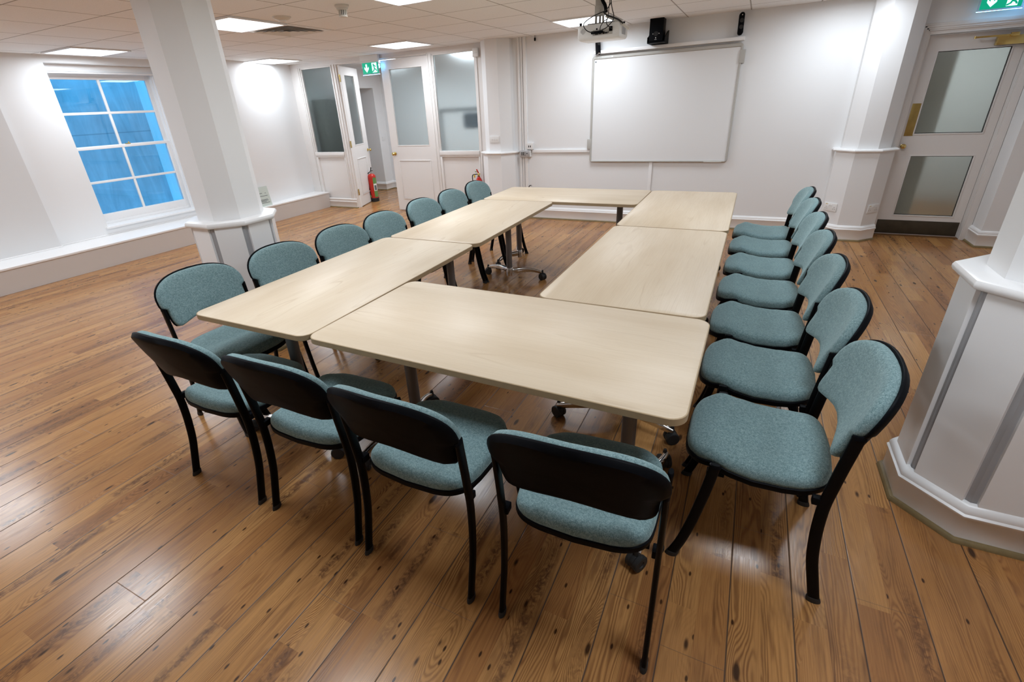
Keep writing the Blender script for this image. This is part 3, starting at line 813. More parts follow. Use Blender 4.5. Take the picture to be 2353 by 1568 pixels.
def make_table():
    t = empty('conference_table')
    r = .055
    mb = MB()
    mb.loft([[(x, y, .7125) for x, y in rrect(TW - .010, TD - .010, r - .005)],
             [(x, y, .7285) for x, y in rrect(TW - .006, TD - .006, r - .003)],
             [(x, y, .730) for x, y in rrect(TW - .009, TD - .009, r - .0045)]])
    mb.build('tabletop', M['maple'], t, angle=60)
    mb = MB()
    rg = [(.008, .7052), (.001, .7050), (.0, .7060), (0, .7285), (.0010, .7296), (.0030, .7299), (.0045, .72995)]
    mb.loft([[(x, y, z) for x, y in rrect(TW - 2 * o, TD - 2 * o, r - o)] for o, z in rg], cap=False)
    mb.loft([[(x, y, .7052) for x, y in rrect(TW - .016, TD - .016, r - .008)], [(x, y, .7054) for x, y in rrect(.02, .01, .004)]], cap=True)
    mb.build('edging', M['edge'], t, angle=25)
    mb = MB(); mb.box(-.50, .50, -.020, .020, .665, .7050, .003)
    for sx in (-1, 1): mb.box(sx * .30 - .02, sx * .30 + .02, -.10, .10, .690, .7050, .002)
    mb.build('stretcher_beam', M['greymt'], t)
    for sx in (-1, 1):
        px = sx * (TW / 2 - .222)
        mb = MB()
        mb.lathe([(.018, .055), (.026, .075), (.028, .12), (.0285, .62), (.0285, .645), (.031, .650), (.034, .690), (.048, .7050)], px, 0, 24)
        mb.box(px - .035, px + .035, -.16, .16, .692, .7050, .002)
        lg = mb.build('leg', M['greymt'], t)
        mb = MB()
        for s in (-1, 1):
            rings = []
            N = 14
            def fp(q):   # arm sweeps outwards from the post to the caster
                return Vector((px + sx * (.122 * math.sin(q * PI / 2) ** .7), s * (.010 + .290 * q), 0))
            for k in range(N + 1):
                q = k / N
                p = fp(q); d = (fp(min(q + .02, 1)) - fp(max(q - .02, 0))).normalized(); nn = Vector((d.y, -d.x, 0))
                zc = .098 + .006 * math.sin(q * PI) - .026 * q ** 3
                hw = .017 - .005 * q; hh = .025 - .011 * q
                ring = []
                for j in range(12):
                    a = 2 * PI * j / 12
                    ca, sa = math.cos(a), math.sin(a)
                    w_ = hw * math.copysign(abs(ca) ** .7, ca)
                    ring.append((p.x + nn.x * w_, p.y + nn.y * w_, zc + hh * (math.copysign(abs(sa) ** .8, sa)) - (.006 if sa < 0 else 0)))
                rings.append(ring)
            mb.loft(rings)
        mb.lathe([(.020, .050), (.031, .056), (.033, .085), (.031, .125), (.028, .135)], px, 0, 20)
        mb.build('foot', M['alu'], lg, angle=50)
        for s in (-1, 1):
            mb = MB(); caster_mb(mb, px + sx * .117, s * .294, .5 * s * sx); mb.build('caster', M['rubber'], lg)
    return t
tb0 = make_table()
tk = kids_map()
g = 'folding tables in the conference ring'
TB = [  # x, y, angle(deg), label
    (.376, .7505, 90.2, 'maple table at the near end of the left side, closest to the left pillar'),
    (.383, 2.2545, 90.4, 'maple table at the far end of the left side, towards the partition'),
    (1.5055, .372, -.6, 'maple table across the near end of the ring, closest to the camera'),
    (.746, 3.381, .3, 'maple table across the far end of the ring, below the whiteboard'),
    (1.866, 1.497, 89.75, 'maple table on the right side between the nearest table and the far right corner table'),
    (1.8725, 3.001, 90.0, 'maple table at the far right corner of the ring, nearest the glazed brass door')]
for i, (x, y, a, l) in enumerate(TB):
    o = tb0 if i == 0 else copy_tree(tb0, tk)
    o.location = (x, y, 0); o.rotation_euler = (0, 0, math.radians(a))
    tag(o, l, 'table', g)

# ------------------------------------------------------------------ chairs
def seat_side_z(y):      # underside of the pad along the depth
    pts = [(-.05, .434), (.05, .431), (.13, .419), (.21, .411), (.30, .425), (.375, .443), (.43, .430), (.50, .398)]
    for (a, za), (b, zb) in zip(pts, pts[1:]):
        if y <= b:
            q = (y - a) / (b - a); q = q * q * (3 - 2 * q)
            return za + (zb - za) * q
    return pts[-1][1]
def seat_outline(n=64):
    out = []
    for k in range(n):
        a = 2 * PI * k / n
        ca, sa = math.cos(a), math.sin(a)
        e = 2 / 3.6 if sa > 0 else 2 / 7.0
        x = math.copysign(abs(ca) ** e, ca); y = math.copysign(abs(sa) ** (2 / 3.0 if sa > 0 else 2 / 5.5), sa)
        yy = .25 + (.216 * y if y > 0 else .205 * y)
        w = .2165 if yy > .25 else .2165 - .010 * ((.25 - yy) / .205)
        xx = w * x
        if yy < .25: yy -= .026 * (1 - (xx / w) ** 2) * ((.25 - yy) / .205) ** 2
        if yy > .25: yy += .0
        out.append((xx, yy))
    return out
def back_outline():
    pts = []
    for k in range(0, 25):
        a = PI * k / 24
        ca, sa = math.cos(a), math.sin(a)
        pts.append((.243 * math.copysign(abs(ca) ** (2 / 2.5), ca), .698 + .131 * abs(sa) ** (2 / 2.5)))
    L = [(-.2425, .688), (-.240, .680), (-.230, .673), (-.222, .666), (-.2195, .640), (-.218, .605), (-.214, .585), (-.206, .571), (-.190, .566), (-.160, .570), (-.11, .580), (-.06, .588), (0, .591)]
    pts += L + [(-x, z) for x, z in L[-2::-1]]
    return pts
def back_surface(x, z):  # y of the shell's front face
    return .009 + .034 * min((abs(x) / .235), 1.1) ** 2 - .35 * (z - .59)
def make_chair():
    t = empty('stacking_chair')
    # seat pad
    O = seat_outline(); c = (0, .25)
    def ring(sc, dz, inset=0.0, top=True):
        out = []
        for x, y in O:
            l = math.hypot(x, y - c[1]); k = max(sc - inset / l, 0.01)
            X, Y = x * k, c[1] + (y - c[1]) * k
            out.append((X, Y, seat_side_z(Y) + dz - .010 * (X / .216) ** 2 * 0))
        return out
    T = .045
    rings = [ring(1, -.002, .012), ring(1, .004, .002), ring(1, .014, 0), ring(1, T * .62, .003), ring(1, T * .83, .010), ring(1, T * .95, .022), ring(1, T * 1.02, .045)]
    rings += [ring(s, T * 1.04) for s in (.70, .5, .3, .12, .02)]
    mb = MB(); mb.loft(rings); mb.build('seat', M['fabric'], t, angle=80)
    rings = [ring(.5, -.028), ring(1, -.028, .05), ring(1, -.026, .012), ring(1, -.020, .001), ring(1, -.015, -.0025), ring(1, .002, -.0035), ring(1, .004, -.001), ring(1, .004, .012), ring(.5, .004)]
    mb = MB(); mb.loft(rings)
    for s in (-1, 1):   # bracket arms from shell to frame
        mb.box(s * .226 - .012, s * .226 + .010, .052, .085, .405, .432, .003)
        mb.box(s * .220 - .016, s * .220 + .012, .352, .386, .402, .428, .003)
    mb.box(-.205, .205, .09, .12, .392, .412, .003); mb.box(-.205, .205, .33, .36, .392, .412, .003)
    mb.build('seat_shell', M['blackpl'], t, angle=50)
    # back
    B = back_outline(); zc = .71
    def bring(sc, inset, dy):
        out = []
        for x, z in B:
            l = math.hypot(x, z - zc); k = max(sc - inset / l, .01)
            X, Z = x * k, zc + (z - zc) * k
            out.append((X, back_surface(X, Z) + dy, Z))
        return out
    rings = [bring(.2, 0, .001), bring(.95, 0, .001), bring(1, 0, .001), bring(1, -.001, -.003), bring(1, .001, -.008), bring(1, .018, -.022), bring(.8, .004, -.024), bring(.4, 0, -.024), bring(.05, 0, -.024)]
    mb = MB(); mb.loft(rings, flip=True); mb.build('back_shell', M['blackpl'], t, angle=38)
    th = .034
    rings = [bring(1, .010, .0), bring(1, .005, .006), bring(1, .0045, th * .45), bring(1, .007, th * .75), bring(1, .014, th * .93), bring(1, .026, th * 1.02), bring(.75, 0, th * 1.05), bring(.5, 0, th * 1.05), bring(.25, 0, th * 1.05), bring(.03, 0, th * 1.05)]
    mb = MB(); mb.loft(rings); mb.build('backrest', M['fabric'], t, angle=80)
    # legs
    def oval_leg(x, path, a=.0175, b=.0085):
        P = cr([(y, z, 0) for y, z in path], 5)
        rings = []
        for i, p in enumerate(P):
            d = (P[min(i + 1, len(P) - 1)] - P[max(i - 1, 0)]).normalized()
            nx, nz = d.y, -d.x
            rings.append([(x + b * math.copysign(abs(math.sin(q)) ** .8, math.sin(q)), p.x + nx * a * math.copysign(abs(math.cos(q)) ** .7, math.cos(q)), p.y + nz * a * math.copysign(abs(math.cos(q)) ** .7, math.cos(q))) for q in [2 * PI * j / 14 for j in range(14)]])
        mb = MB(); mb.loft(rings)
        return mb
    rear = [(0, .006), (.022, .105), (.038, .183), (.047, .263), (.051, .332), (.051, .409), (.044, .485), (.036, .558), (.027, .628), (.021, .678)]
    front = [(.458, .006), (.432, .081), (.409, .175), (.391, .27), (.376, .359), (.368, .418), (.363, .458)]
    for s in (-1, 1):
        for path in (rear, front):
            x = s * .2325
            mb = oval_leg(x, path)
            lg = mb.build('leg', M['blackmt'], t, angle=50)
            sgn = 1 if path is rear else -1
            mb = MB(); y0, y1 = path[0][0], path[0][0] + (path[1][0] - path[0][0]) * .2
            rg = []
            for z, k in ((0, 1.10), (.004, 1.14), (.016, 1.08), (.020, 1.0)):
                yc = y0 + (y1 - y0) * z / .02
                rg.append([(x + .0105 * k * math.sin(q), yc + .0195 * k * math.cos(q), z) for q in [2 * PI * j / 14 for j in range(14)]])
            mb.loft(rg); mb.build('foot_cap', M['rubber'], lg)
            zt = path[-1][1]; yt = path[-1][0]
            mb = MB(); mb.loft([[(x + .0098 * k * math.sin(q), yt + .0188 * k * math.cos(q), z) for q in [2 * PI * j / 14 for j in range(14)]] for z, k in ((zt - .012, 1.0), (zt - .002, 1.0), (zt + .003, .8))])
            mb.build('top_cap', M['blackpl'], lg)
    return t
ch0 = make_chair()
ck = kids_map()
CH = []  # x, y of rear feet centre, facing angle (deg, 0 = +y), label
ordn = ['first', 'second', 'third', 'fourth', 'fifth', 'sixth', 'seventh']
FR = [(.334, -.275, .24, 'teal chair at the left end of the front row, back to the camera'),
      (.890, -.269, .87, 'teal chair second from the left in the front row, back to the camera'),
      (1.423, -.289, -1.04, 'teal chair third from the left in the front row, its back to the camera'),
      (2.009, -.281, 2.87, 'teal chair at the right end of the front row, largest chair back facing the camera')]
for x, y, a, l in FR: CH.append((x, y, a, l))
RX = [(2.712, .414), (2.708, .935), (2.702, 1.448), (2.706, 1.962), (2.716, 2.468), (2.722, 2.985), (2.730, 3.485)]
RL = ['teal chair nearest the camera in the right row, beside the foreground pillar',
      'teal chair second from the camera in the right row, behind the nearest one',
      'teal chair third from the camera in the right row',
      'teal chair in the very middle of the right row, fourth from the camera',
      'teal chair third from the far end of the right row',
      'teal chair second from the far end of the right row',
      'teal chair at the far end of the right row, nearest the whiteboard wall']
for (x, y), l in zip(RX, RL): CH.append((x, y, 90, l))
LX = [(-.362, .294, -93.4), (-.292, .814, -95.5), (-.264, 1.330, -93), (-.266, 1.821, -90), (-.283, 2.411, -91), (-.270, 2.900, -90), (-.286, 3.452, -90)]
LL = ['teal chair nearest the camera in the left row, seat showing under the table corner',
      'teal chair second from the camera in the left row, in front of the left pillar',
      'teal chair third from the camera in the left row, just past the left pillar',
      'teal chair in the very middle of the left row, fourth from the camera',
      'teal chair third from the far end of the left row',
      'teal chair second from the far end of the left row',
      'teal chair at the far end of the left row, nearest the wall column']
for (x, y, a), l in zip(LX, LL): CH.append((x, y, a, l))
for i, (x, y, a, l) in enumerate(CH):
    o = ch0 if i == 0 else copy_tree(ch0, ck)
    o.location = (x, y, 0); o.rotation_euler = (0, 0, math.radians(a))
    tag(o, l, 'chair', 'teal chairs around the conference tables')

# ------------------------------------------------------------------ whiteboard
def text_mesh(body, size, name, m, parent, loc, rot, ext=.0006):
    cu = bpy.data.curves.new(name, 'FONT'); cu.body = body; cu.size = size; cu.extrude = ext; cu.align_x = 'CENTER'; cu.align_y = 'CENTER'
    tmp = bpy.data.objects.new('tmp', cu); COL.objects.link(tmp)
    bpy.context.view_layer.update()
    me = bpy.data.meshes.new_from_object(tmp.evaluated_get(bpy.context.evaluated_depsgraph_get()))
    bpy.data.objects.remove(tmp)
    me.materials.clear(); me.materials.append(m); me.name = name
    o = bpy.data.objects.new(name, me); COL.objects.link(o); o.parent = parent
    o.location = loc; o.rotation_euler = rot
    return o
wbX, wbZ = 1.216, .80
t = empty('whiteboard', (wbX, 5.44, wbZ), 0, 'large interactive whiteboard with grey rounded frame on the back wall', 'whiteboard')
hw, H = .845, 1.245
def rr2(w0, w1, z0, z1, r, y, n=5):
    out = []
    for cx, cz, a0 in ((w1 - r, z1 - r, 0), (w0 + r, z1 - r, PI / 2), (w0 + r, z0 + r, PI), (w1 - r, z0 + r, 3 * PI / 2)):
        for k in range(n + 1):
            a = a0 + k * PI / 2 / n
            out.append((cx + r * math.cos(a), y, cz + r * math.sin(a)))
    return out
mb = MB()
mb.loft([rr2(-hw, hw, 0, H, .035, -.002), rr2(-hw, hw, 0, H, .035, -.030), rr2(-hw + .006, hw - .006, .006, H - .006, .03, -.038), rr2(-hw + .020, hw - .020, .013, H - .032, .012, -.038), rr2(-hw + .027, hw - .027, .018, H - .040, .006, -.026)], cap=False)
mb.build('frame', M['boardframe'], t, angle=40)
mb = MB(); mb.box(-hw + .02, hw - .02, -.026, -.004, .014, H - .034); mb.build('board_surface', M['board'], t, smooth=False)
mb = MB(); mb.box(hw - .03, hw + .028, -.042, -.004, 1.045, 1.175, .004); mb.build('speaker_pod', M['boardframe'], t)
mb = MB(); mb.box(-hw - .035, -hw + .022, -.040, -.004, .165, .288, .004); mb.build('control_pod', M['boardframe'], t)
mb = MB(); mb.box(-hw + .07, -hw + .26, -.0395, -.0385, H - .026, H - .012); mb.build('label_strip', M['paper'], t)
mb = MB(); mb.box(hw - .26, hw - .06, -.0395, -.0385, .002, .010); mb.build('label_strip', M['paper'], t)
mb = MB()
for k in range(9): mb.box(-hw + .08 + k * .018, -hw + .092 + k * .018, -.0402, -.0396, H - .022, H - .017)
mb.build('label_print', M['ink'], t)
mb = MB(); mb.lathe([(.009, 0), (.009, .001)], 0, 0, 16, Matrix.Translation((-hw + .045, -.0262, H - .065)) @ Matrix.Rotation(PI / 2, 4, 'X')); mb.build('round_mark', M['ink'], t)

# ------------------------------------------------------------------ speakers above the board
t = empty('subwoofer', (1.155, 5.29, 2.11), 0, 'black box subwoofer in a wall cradle above the whiteboard', 'loudspeaker')
mb = MB(); mb.box(-.075, .075, -.10, .06, .012, .235, .006); mb.build('cabinet', M['blackpl'], t)
mb = MB()
mb.lathe([(.026, 0), (.024, .002), (.020, -.004), (.018, -.02), (.003, -.02)], 0, 0, 24, Matrix.Translation((0, -.1005, .085)) @ Matrix.Rotation(PI / 2, 4, 'X')); mb.build('bass_port', M['dark'], t)
mb = MB()
for s in (-1, 1): mb.box(s * .033 - .002, s * .033 + .002, -.102, -.1, .080, .090)
mb.build('indicator_dot', M['plastic'], t)
mb = MB(); mb.lathe([(.005, 0), (.005, .001), (.003, .0014)], 0, 0, 16, Matrix.Translation((0, -.1005, .045)) @ Matrix.Rotation(PI / 2, 4, 'X')); mb.box(-.004, .002, -.1022, -.1018, .040, .050); mb.build('logo', M['plastic'], t)
text_mesh('logitech', .008, 'lettering', M['plastic'], t, (0, -.1012, .030), (PI / 2, 0, 0))
mb = MB()
mb.box(-.088, .098, -.10, .146, -.004, .008, .001)
def prof(x0, x1):
    mb.loft([[(x0, -.10, -.004), (x0, .146, -.004), (x0, .146, .13), (x0, .05, .11), (x0, -.05, .065), (x0, -.10, .055)], [(x1, -.10, -.004), (x1, .146, -.004), (x1, .146, .13), (x1, .05, .11), (x1, -.05, .065), (x1, -.10, .055)]])
prof(-.092, -.086); prof(.096, .102)
mb.build('wall_cradle', M['blackpl'], t, smooth=False)
def satellite(x, z, label, rot, h=.215):
    t = empty('satellite_speaker', (x, 5.375, z), 0, label, 'loudspeaker', 'slim satellite speakers on the back wall')
    r = .026
    body = []
    def st(w, zz0, zz1, y):
        out = []
        for k in range(13): out.append((w * math.cos(PI * k / 12), y, zz1 + w * math.sin(PI * k / 12)))
        for k in range(13): out.append((w * math.cos(PI + PI * k / 12), y, zz0 + w * math.sin(PI + PI * k / 12)))
        return out
    R = Matrix.Rotation(rot, 4, 'Z') @ Matrix.Rotation(math.radians(-8), 4, 'X')
    mb = MB(); mb.loft([[R @ Vector(p) for p in q] for q in (st(r - .006, -h / 2 + r, h / 2 - r, -.026), st(r, -h / 2 + r, h / 2 - r, -.020), st(r, -h / 2 + r, h / 2 - r, .012), st(r - .008, -h / 2 + r, h / 2 - r, .02))])
    mb.build('cabinet', M['blackpl'], t, angle=50)
    for zz in (.028, -.034):
        mb = MB(); mb.lathe([(.020, 0), (.021, .002), (.018, .002), (.010, -.003), (.002, -.001)], 0, 0, 24, R @ Matrix.Translation((0, -.0262, zz)) @ Matrix.Rotation(PI / 2, 4, 'X'))
        mb.build('driver', M['rubber'], t)
    mb = MB(); mb.lathe([(.005, 0), (.004, .0008)], 0, 0, 12, R @ Matrix.Translation((0, -.0264, .080)) @ Matrix.Rotation(PI / 2, 4, 'X')); mb.build('logo', M['plastic'], t)
    mb = MB(); mb.box(-.016, .020, .0, .066, -.10, -.045, .006); mb.build('wall_bracket', M['blackpl'], t)
    return t
satellite(2.003, 2.218, 'slim black satellite speaker above the right corner of the whiteboard', .25)
satellite(.440, 2.205, 'slim black satellite speaker half hidden behind the projector', 0.8, -.25)
t = empty('sensor', (-.40, 5.425, 2.345), 0, 'tiny black sensor hanging where wall meets ceiling left of the whiteboard', 'sensor')
mb = MB(); mb.tube([(0, 0, 0), (0, 0, -.03)], .003, 8); mb.build('cord', M['rubber'], t)
mb = MB(); mb.lathe([(.004, -.022), (.011, -.030), (.011, -.055), (.006, -.062)], 0, 0, 12); mb.build('sensor_head', M['blackpl'], t)

# ------------------------------------------------------------------ projector
t = empty('projector', (1.09, 3.22, CZ), 0, 'white ceiling projector with a tangle of black cables in front of the whiteboard', 'projector')
pinv2 = Matrix.Translation((-1.09, -3.22, -CZ))
def prp(name, mb_, m, parent=None, **k):
    o = mb_.build(name, m, parent or t, **k)
    if parent is None: o.matrix_parent_inverse = pinv2
    return o
Rz = Matrix.Translation((1.09, 3.22, 2.05)) @ Matrix.Rotation(math.radians(-3), 4, 'Z') @ Matrix.Translation((-1.09, -3.22, -2.05))
mb = MB()
def rbox(y, w0, w1, z0, z1, r): return [Rz @ Vector(p) for p in rr2(w0, w1, z0, z1, r, y)]
mb.loft([rbox(3.100, .930, 1.245, 2.012, 2.096, .014), rbox(3.106, .918, 1.258, 2.000, 2.102, .02), rbox(3.14, .914, 1.262, 1.994, 2.104, .024), rbox(3.31, .914, 1.262, 1.994, 2.104, .024), rbox(3.34, .93, 1.25, 2.005, 2.098, .02)])
body = prp('body', mb, M['plastic'], angle=45)
mb = MB(); mb.box(1.045, 1.205, 3.0985, 3.1005, 2.022, 2.062, .0, Rz); prp('connector_panel', mb, M['boardframe'], body)
mb = MB()
for x, z, w, hh in ((1.105, 2.036, .018, .012), (1.135, 2.036, .014, .016), (1.155, 2.034, .022, .010), (1.172, 2.036, .006, .008), (1.078, 2.034, .024, .012)):
    mb.box(x - w / 2, x + w / 2, 3.0965, 3.099, z - hh / 2, z + hh / 2, 0, Rz)
mb.lathe([(.007, 0), (.007, .002)], 0, 0, 12, Rz @ Matrix.Translation((1.078, 3.0985, 2.066)) @ Matrix.Rotation(PI / 2, 4, 'X'))
prp('port', mb, M['dark'], body)
mb = MB(); mb.box(1.178, 1.204, 3.092, 3.1, 2.042, 2.074, .002, Rz); prp('power_inlet', mb, M['blackpl'], body)
mb = MB()
for k in range(-4, 5):
    for j in range(-4, 5):
        if k * k + j * j <= 17: mb.box(.964 + k * .0048 - .0013, .964 + k * .0048 + .0013, 3.0985, 3.1002, 2.060 + j * .0048 - .0013, 2.060 + j * .0048 + .0013, 0, Rz)
prp('speaker_grille', mb, M['midgrey'], body, smooth=False)
mb = MB()
for k in range(7): mb.box(1.2612, 1.2632, 3.16 + k * .014, 3.168 + k * .014, 2.020, 2.080, 0, Rz)
prp('vent_slots', mb, M['midgrey'], body, smooth=False)
mb = MB(); mb.lathe([(.035, 0), (.037, .02), (.030, .022), (.026, .012), (.004, .014)], 0, 0, 24, Rz @ Matrix.Translation((1.17, 3.335, 2.05)) @ Matrix.Rotation(-PI / 2, 4, 'X')); prp('lens', mb, M['blackpl'], body)
mb = MB(); mb.lathe([(.009, 2.100), (.009, 2.112), (.011, 2.113), (.011, 2.119)], .935, 3.115, 14); mb.lathe([(.009, 2.100), (.009, 2.112), (.011, 2.113), (.011, 2.119)], 1.235, 3.30, 14); prp('foot', mb, M['blackpl'], body)
mb = MB(); mb.box(.985, 1.20, 3.13, 3.29, 2.104, 2.112, .002); prp('mounting_plate', mb, M['greymt'])
mb = MB()
mb.box(1.032, 1.080, 3.175, 3.225, 2.225, CZ, .004); mb.box(1.028, 1.098, 3.17, 3.23, 2.165, 2.235, .008)
for s in (1.034, 1.066, 1.092): mb.box(s - .004, s + .004, 3.18, 3.22, 2.108, 2.175, .001)
mb.box(.99, 1.13, 3.14, 3.26, CZ - .010, CZ - .0005, .003)
mb.lathe([(.012, 0), (.012, .006), (.006, .008)], 0, 0, 14, Matrix.Translation((1.062, 3.170, 2.198)) @ Matrix.Rotation(PI / 2, 4, 'X'))
prp('ceiling_bracket', mb, M['boardframe'])
mb = MB(); mb.tube(cr([(1.133, 3.12, 2.150), (1.194, 3.12, 2.122), (1.251, 3.12, 2.094), (1.285, 3.12, 2.070), (1.318, 3.12, 2.043)], 3), .0095, 10); prp('cable_sleeve', mb, M['cream'])
CB = [([(1.110, 3.13, CZ), (1.15, 3.10, 2.30), (1.184, 3.07, 2.241), (1.172, 3.07, 2.208), (1.143, 3.07, 2.179), (1.101, 3.07, 2.167), (1.059, 3.07, 2.155), (1.016, 3.07, 2.138), (.982, 3.07, 2.118), (.972, 3.07, 2.099), (.983, 3.07, 2.076), (1.004, 3.07, 2.057), (1.034, 3.07, 2.045), (1.062, 3.08, 2.042), (1.078, 3.098, 2.036)], .0036),
      ([(1.115, 3.13, CZ), (1.17, 3.09, 2.28), (1.187, 3.06, 2.226), (1.198, 3.06, 2.179), (1.211, 3.06, 2.140), (1.207, 3.06, 2.108), (1.183, 3.06, 2.084), (1.156, 3.06, 2.063), (1.123, 3.07, 2.054), (1.10, 3.098, 2.044)], .0036),
      ([(1.120, 3.13, CZ), (1.168, 3.08, 2.25), (1.172, 3.06, 2.202), (1.169, 3.06, 2.149), (1.162, 3.06, 2.122), (1.135, 3.06, 2.106), (1.110, 3.07, 2.080), (1.103, 3.08, 2.059), (1.102, 3.098, 2.038)], .0032),
      ([(1.150, 3.10, 2.150), (1.167, 3.06, 2.131), (1.156, 3.06, 2.103), (1.164, 3.06, 2.081), (1.187, 3.07, 2.062), (1.192, 3.094, 2.058)], .0034),
      ([(1.120, 3.10, 2.175), (1.150, 3.09, 2.150), (1.20, 3.09, 2.130), (1.24, 3.10, 2.112), (1.275, 3.11, 2.085)], .006)]
for pts, r in CB:
    mb = MB(); mb.tube(cr(pts, 5), r, 8); prp('cable', mb, M['rubber'])
mb = MB(); mb.tube(cr([(1.075, 3.15, CZ), (1.092, 3.15, 2.268), (1.117, 3.15, 2.224), (1.130, 3.14, 2.178)], 5), .013, 10); prp('cable_bundle', mb, M['blackpl'])
mb = MB(); mb.box(1.03, 1.125, 3.075, 3.097, 2.033, 2.052, .005); prp('cable_plug', mb, M['blackpl'])

# ------------------------------------------------------------------ sockets and switches
def socket_uk(loc, rz, label):
    t = empty('double_socket', loc, rz, label, 'wall socket', 'white double sockets on the right column')
    mb = MB(); mb.box(-.074, .074, -.010, 0, -.044, .044, .003); mb.build('face_plate', M['plastic'], t)
    for s in (-1, 1):
        mb = MB(); mb.box(s * .012 - .008, s * .012 + .008, -.014, -.009, .014, .030, .002); mb.build('switch', M['plastic'], t)
        mb = MB()
        for dx, dz, w, h in ((0, .004, .004, .008), (-.011, -.014, .007, .004), (.011, -.014, .007, .004)):
            mb.box(s * .047 + dx - w / 2, s * .047 + dx + w / 2, -.0106, -.0099, dz - h / 2 - .002, dz + h / 2 - .002)
        mb.build('pin_hole', M['dark'], t, smooth=False)
    mb = MB(); mb.box(-.055, -.037, -.0104, -.0099, .029, .035); mb.build('sticker', M['yellow'], t, smooth=False)
    return t
p = octa(CRX, CRY, .255)
def on_face(i, f, z):
    a, b = Vector(p[i]), Vector(p[(i + 1) % 8])
    q = a.lerp(b, f); n = Vector((b.y - a.y, -(b.x - a.x))).normalized()
    return (q.x + n.x * .0005, q.y + n.y * .0005, z), math.atan2(n.x, -n.y)
loc, rz = on_face(4, .42, .345); socket_uk(loc, rz, 'white double socket just behind the far right chair backs')
loc, rz = on_face(6, .50, .345); socket_uk(loc, rz, 'white double socket close to the dark kick plate of the glazed brass door')
p2 = octa(CLX, CLY, .212)
a, b = Vector(p2[5]), Vector(p2[6])
t = empty('light_switch', ((a.x + b.x) / 2 - .005, a.y - .0005, 1.122), 0, 'white three-gang light switch on the column by the partition', 'light switch')
mb = MB(); mb.box(-.073, .073, -.010, 0, -.044, .044, .004); mb.build('face_plate', M['plastic'], t)
for k in (-1, 0, 1):
    mb = MB(); mb.box(k * .036 - .006, k * .036 + .006, -.0145, -.009, -.012, .012, .002); mb.build('rocker', M['plastic'], t)
t = empty('light_switch', (-4.6695, 7.41, 1.03), PI / 2, 'small white switch on the corridor wall beyond the open door', 'light switch')
mb = MB(); mb.box(-.043, .043, -.010, 0, -.043, .043, .003); mb.build('face_plate', M['plastic'], t)
mb = MB(); mb.box(-.008, .008, -.0145, -.009, -.014, .014, .002); mb.build('rocker', M['plastic'], t)
t = empty('data_socket', (-.488, 5.44, 1.010), 0, 'white data socket box at the bottom of the wall trunking', 'wall socket')
mb = MB(); mb.box(-.048, .048, -.048, 0, -.042, .042, .004); mb.build('back_box', M['plastic'], t)
mb = MB()
for x in (-.015, .012): mb.box(x - .006, x + .006, -.0486, -.0478, -.014, .012)
mb.build('port', M['dark'], t, smooth=False)
t = empty('av_panel', (-.556, 5.40, .914), 0, 'grey metal wall plate with audio and video ports under the white data socket', 'wall plate')
mb = MB(); mb.box(-.072, .072, -.028, -.020, -.047, .047, .003); mb.build('face_plate', M['steel'], t)
mb = MB(); mb.box(-.060, .078, -.021, .040, -.043, .043, .003); mb.build('back_box', M['plastic'], t)
mb = MB()
for x in (-.044, -.020): mb.box(x - .006, x + .006, -.0286, -.0278, -.022, .024)
for z in (-.02, 0, .02): mb.box(-.002, .008, -.0286, -.0278, z - .005, z + .005)
mb.lathe([(.008, 0), (.008, .0006)], 0, 0, 14, Matrix.Translation((.034, -.028, .004)) @ Matrix.Rotation(PI / 2, 4, 'X'))
mb.build('port', M['dark'], t, smooth=False)
t = empty('alarm_contact', (-1.285, 5.447, 2.225), 0, 'small white box at the top right corner of the partition', 'alarm contact')
mb = MB(); mb.box(-.038, .042, -.035, .0, -.05, .055, .004); mb.build('housing', M['plastic'], t)
mb = MB(); mb.box(-.030, .034, -.0356, -.0345, -.005, -.002); mb.build('seam', M['midgrey'], t)
mb = MB(); mb.tube(cr([(-.520, 5.425, 0.02), (-.52, 5.40, .22), (-.512, 5.37, .40), (-.49, 5.35, .475), (-.455, 5.35, .490)], 5), .004, 8); mb.tube(cr([(-.497, 5.355, .455), (-.47, 5.34, .480), (-.44, 5.345, .478)], 5), .003, 8)
tag(mb.build('loose_cable', M['rubber']), 'loose black cable ends poking up behind the far table edge', 'cable')

# ------------------------------------------------------------------ fire extinguishers
t = empty('fire_extinguisher', (-4.02, 6.10, 0), 0, 'red fire extinguisher with green label and black base beside the open door', 'fire extinguisher')
mb = MB(); mb.lathe([(.070, .055), (.0755, .060), (.0755, .445), (.070, .472), (.052, .495), (.030, .505), (.022, .508)], 0, 0, 32); mb.build('cylinder', M['red'], t)
mb = MB(); mb.lathe([(.079, 0), (.080, .006), (.080, .066), (.076, .070)], 0, 0, 32); mb.build('base_boot', M['rubber'], t)
mb = MB(); mb.lathe([(.020, .505), (.020, .53), (.026, .534), (.026, .546), (.016, .55)], 0, 0, 20); mb.build('valve', M['steel'], t)
mb = MB(); mb.loft([[(-.010, -.03, .55), (.010, -.03, .55), (.010, .045, .553), (-.010, .045, .553)], [(-.010, -.03, .558), (.010, -.03, .558), (.010, .045, .561), (-.010, .045, .561)]])
mb.tube(cr([(0, .0, .556), (.018, -.014, .59), (.034, -.024, .622)], 4), .009, 8); mb.build('lever', M['blackpl'], t)
mb = MB(); mb.tube(cr([(-.02, -.015, .535), (-.055, -.05, .50), (-.05, -.075, .40), (-.035, -.083, .25), (-.022, -.084, .13)], 6), .0085, 10); hs = mb.build('hose', M['rubber'], t)
mb = MB(); mb.tube([(-.022, -.084, .125), (-.016, -.085, .085)], .010, 10); mb.build('nozzle_tip', M['green'], hs)
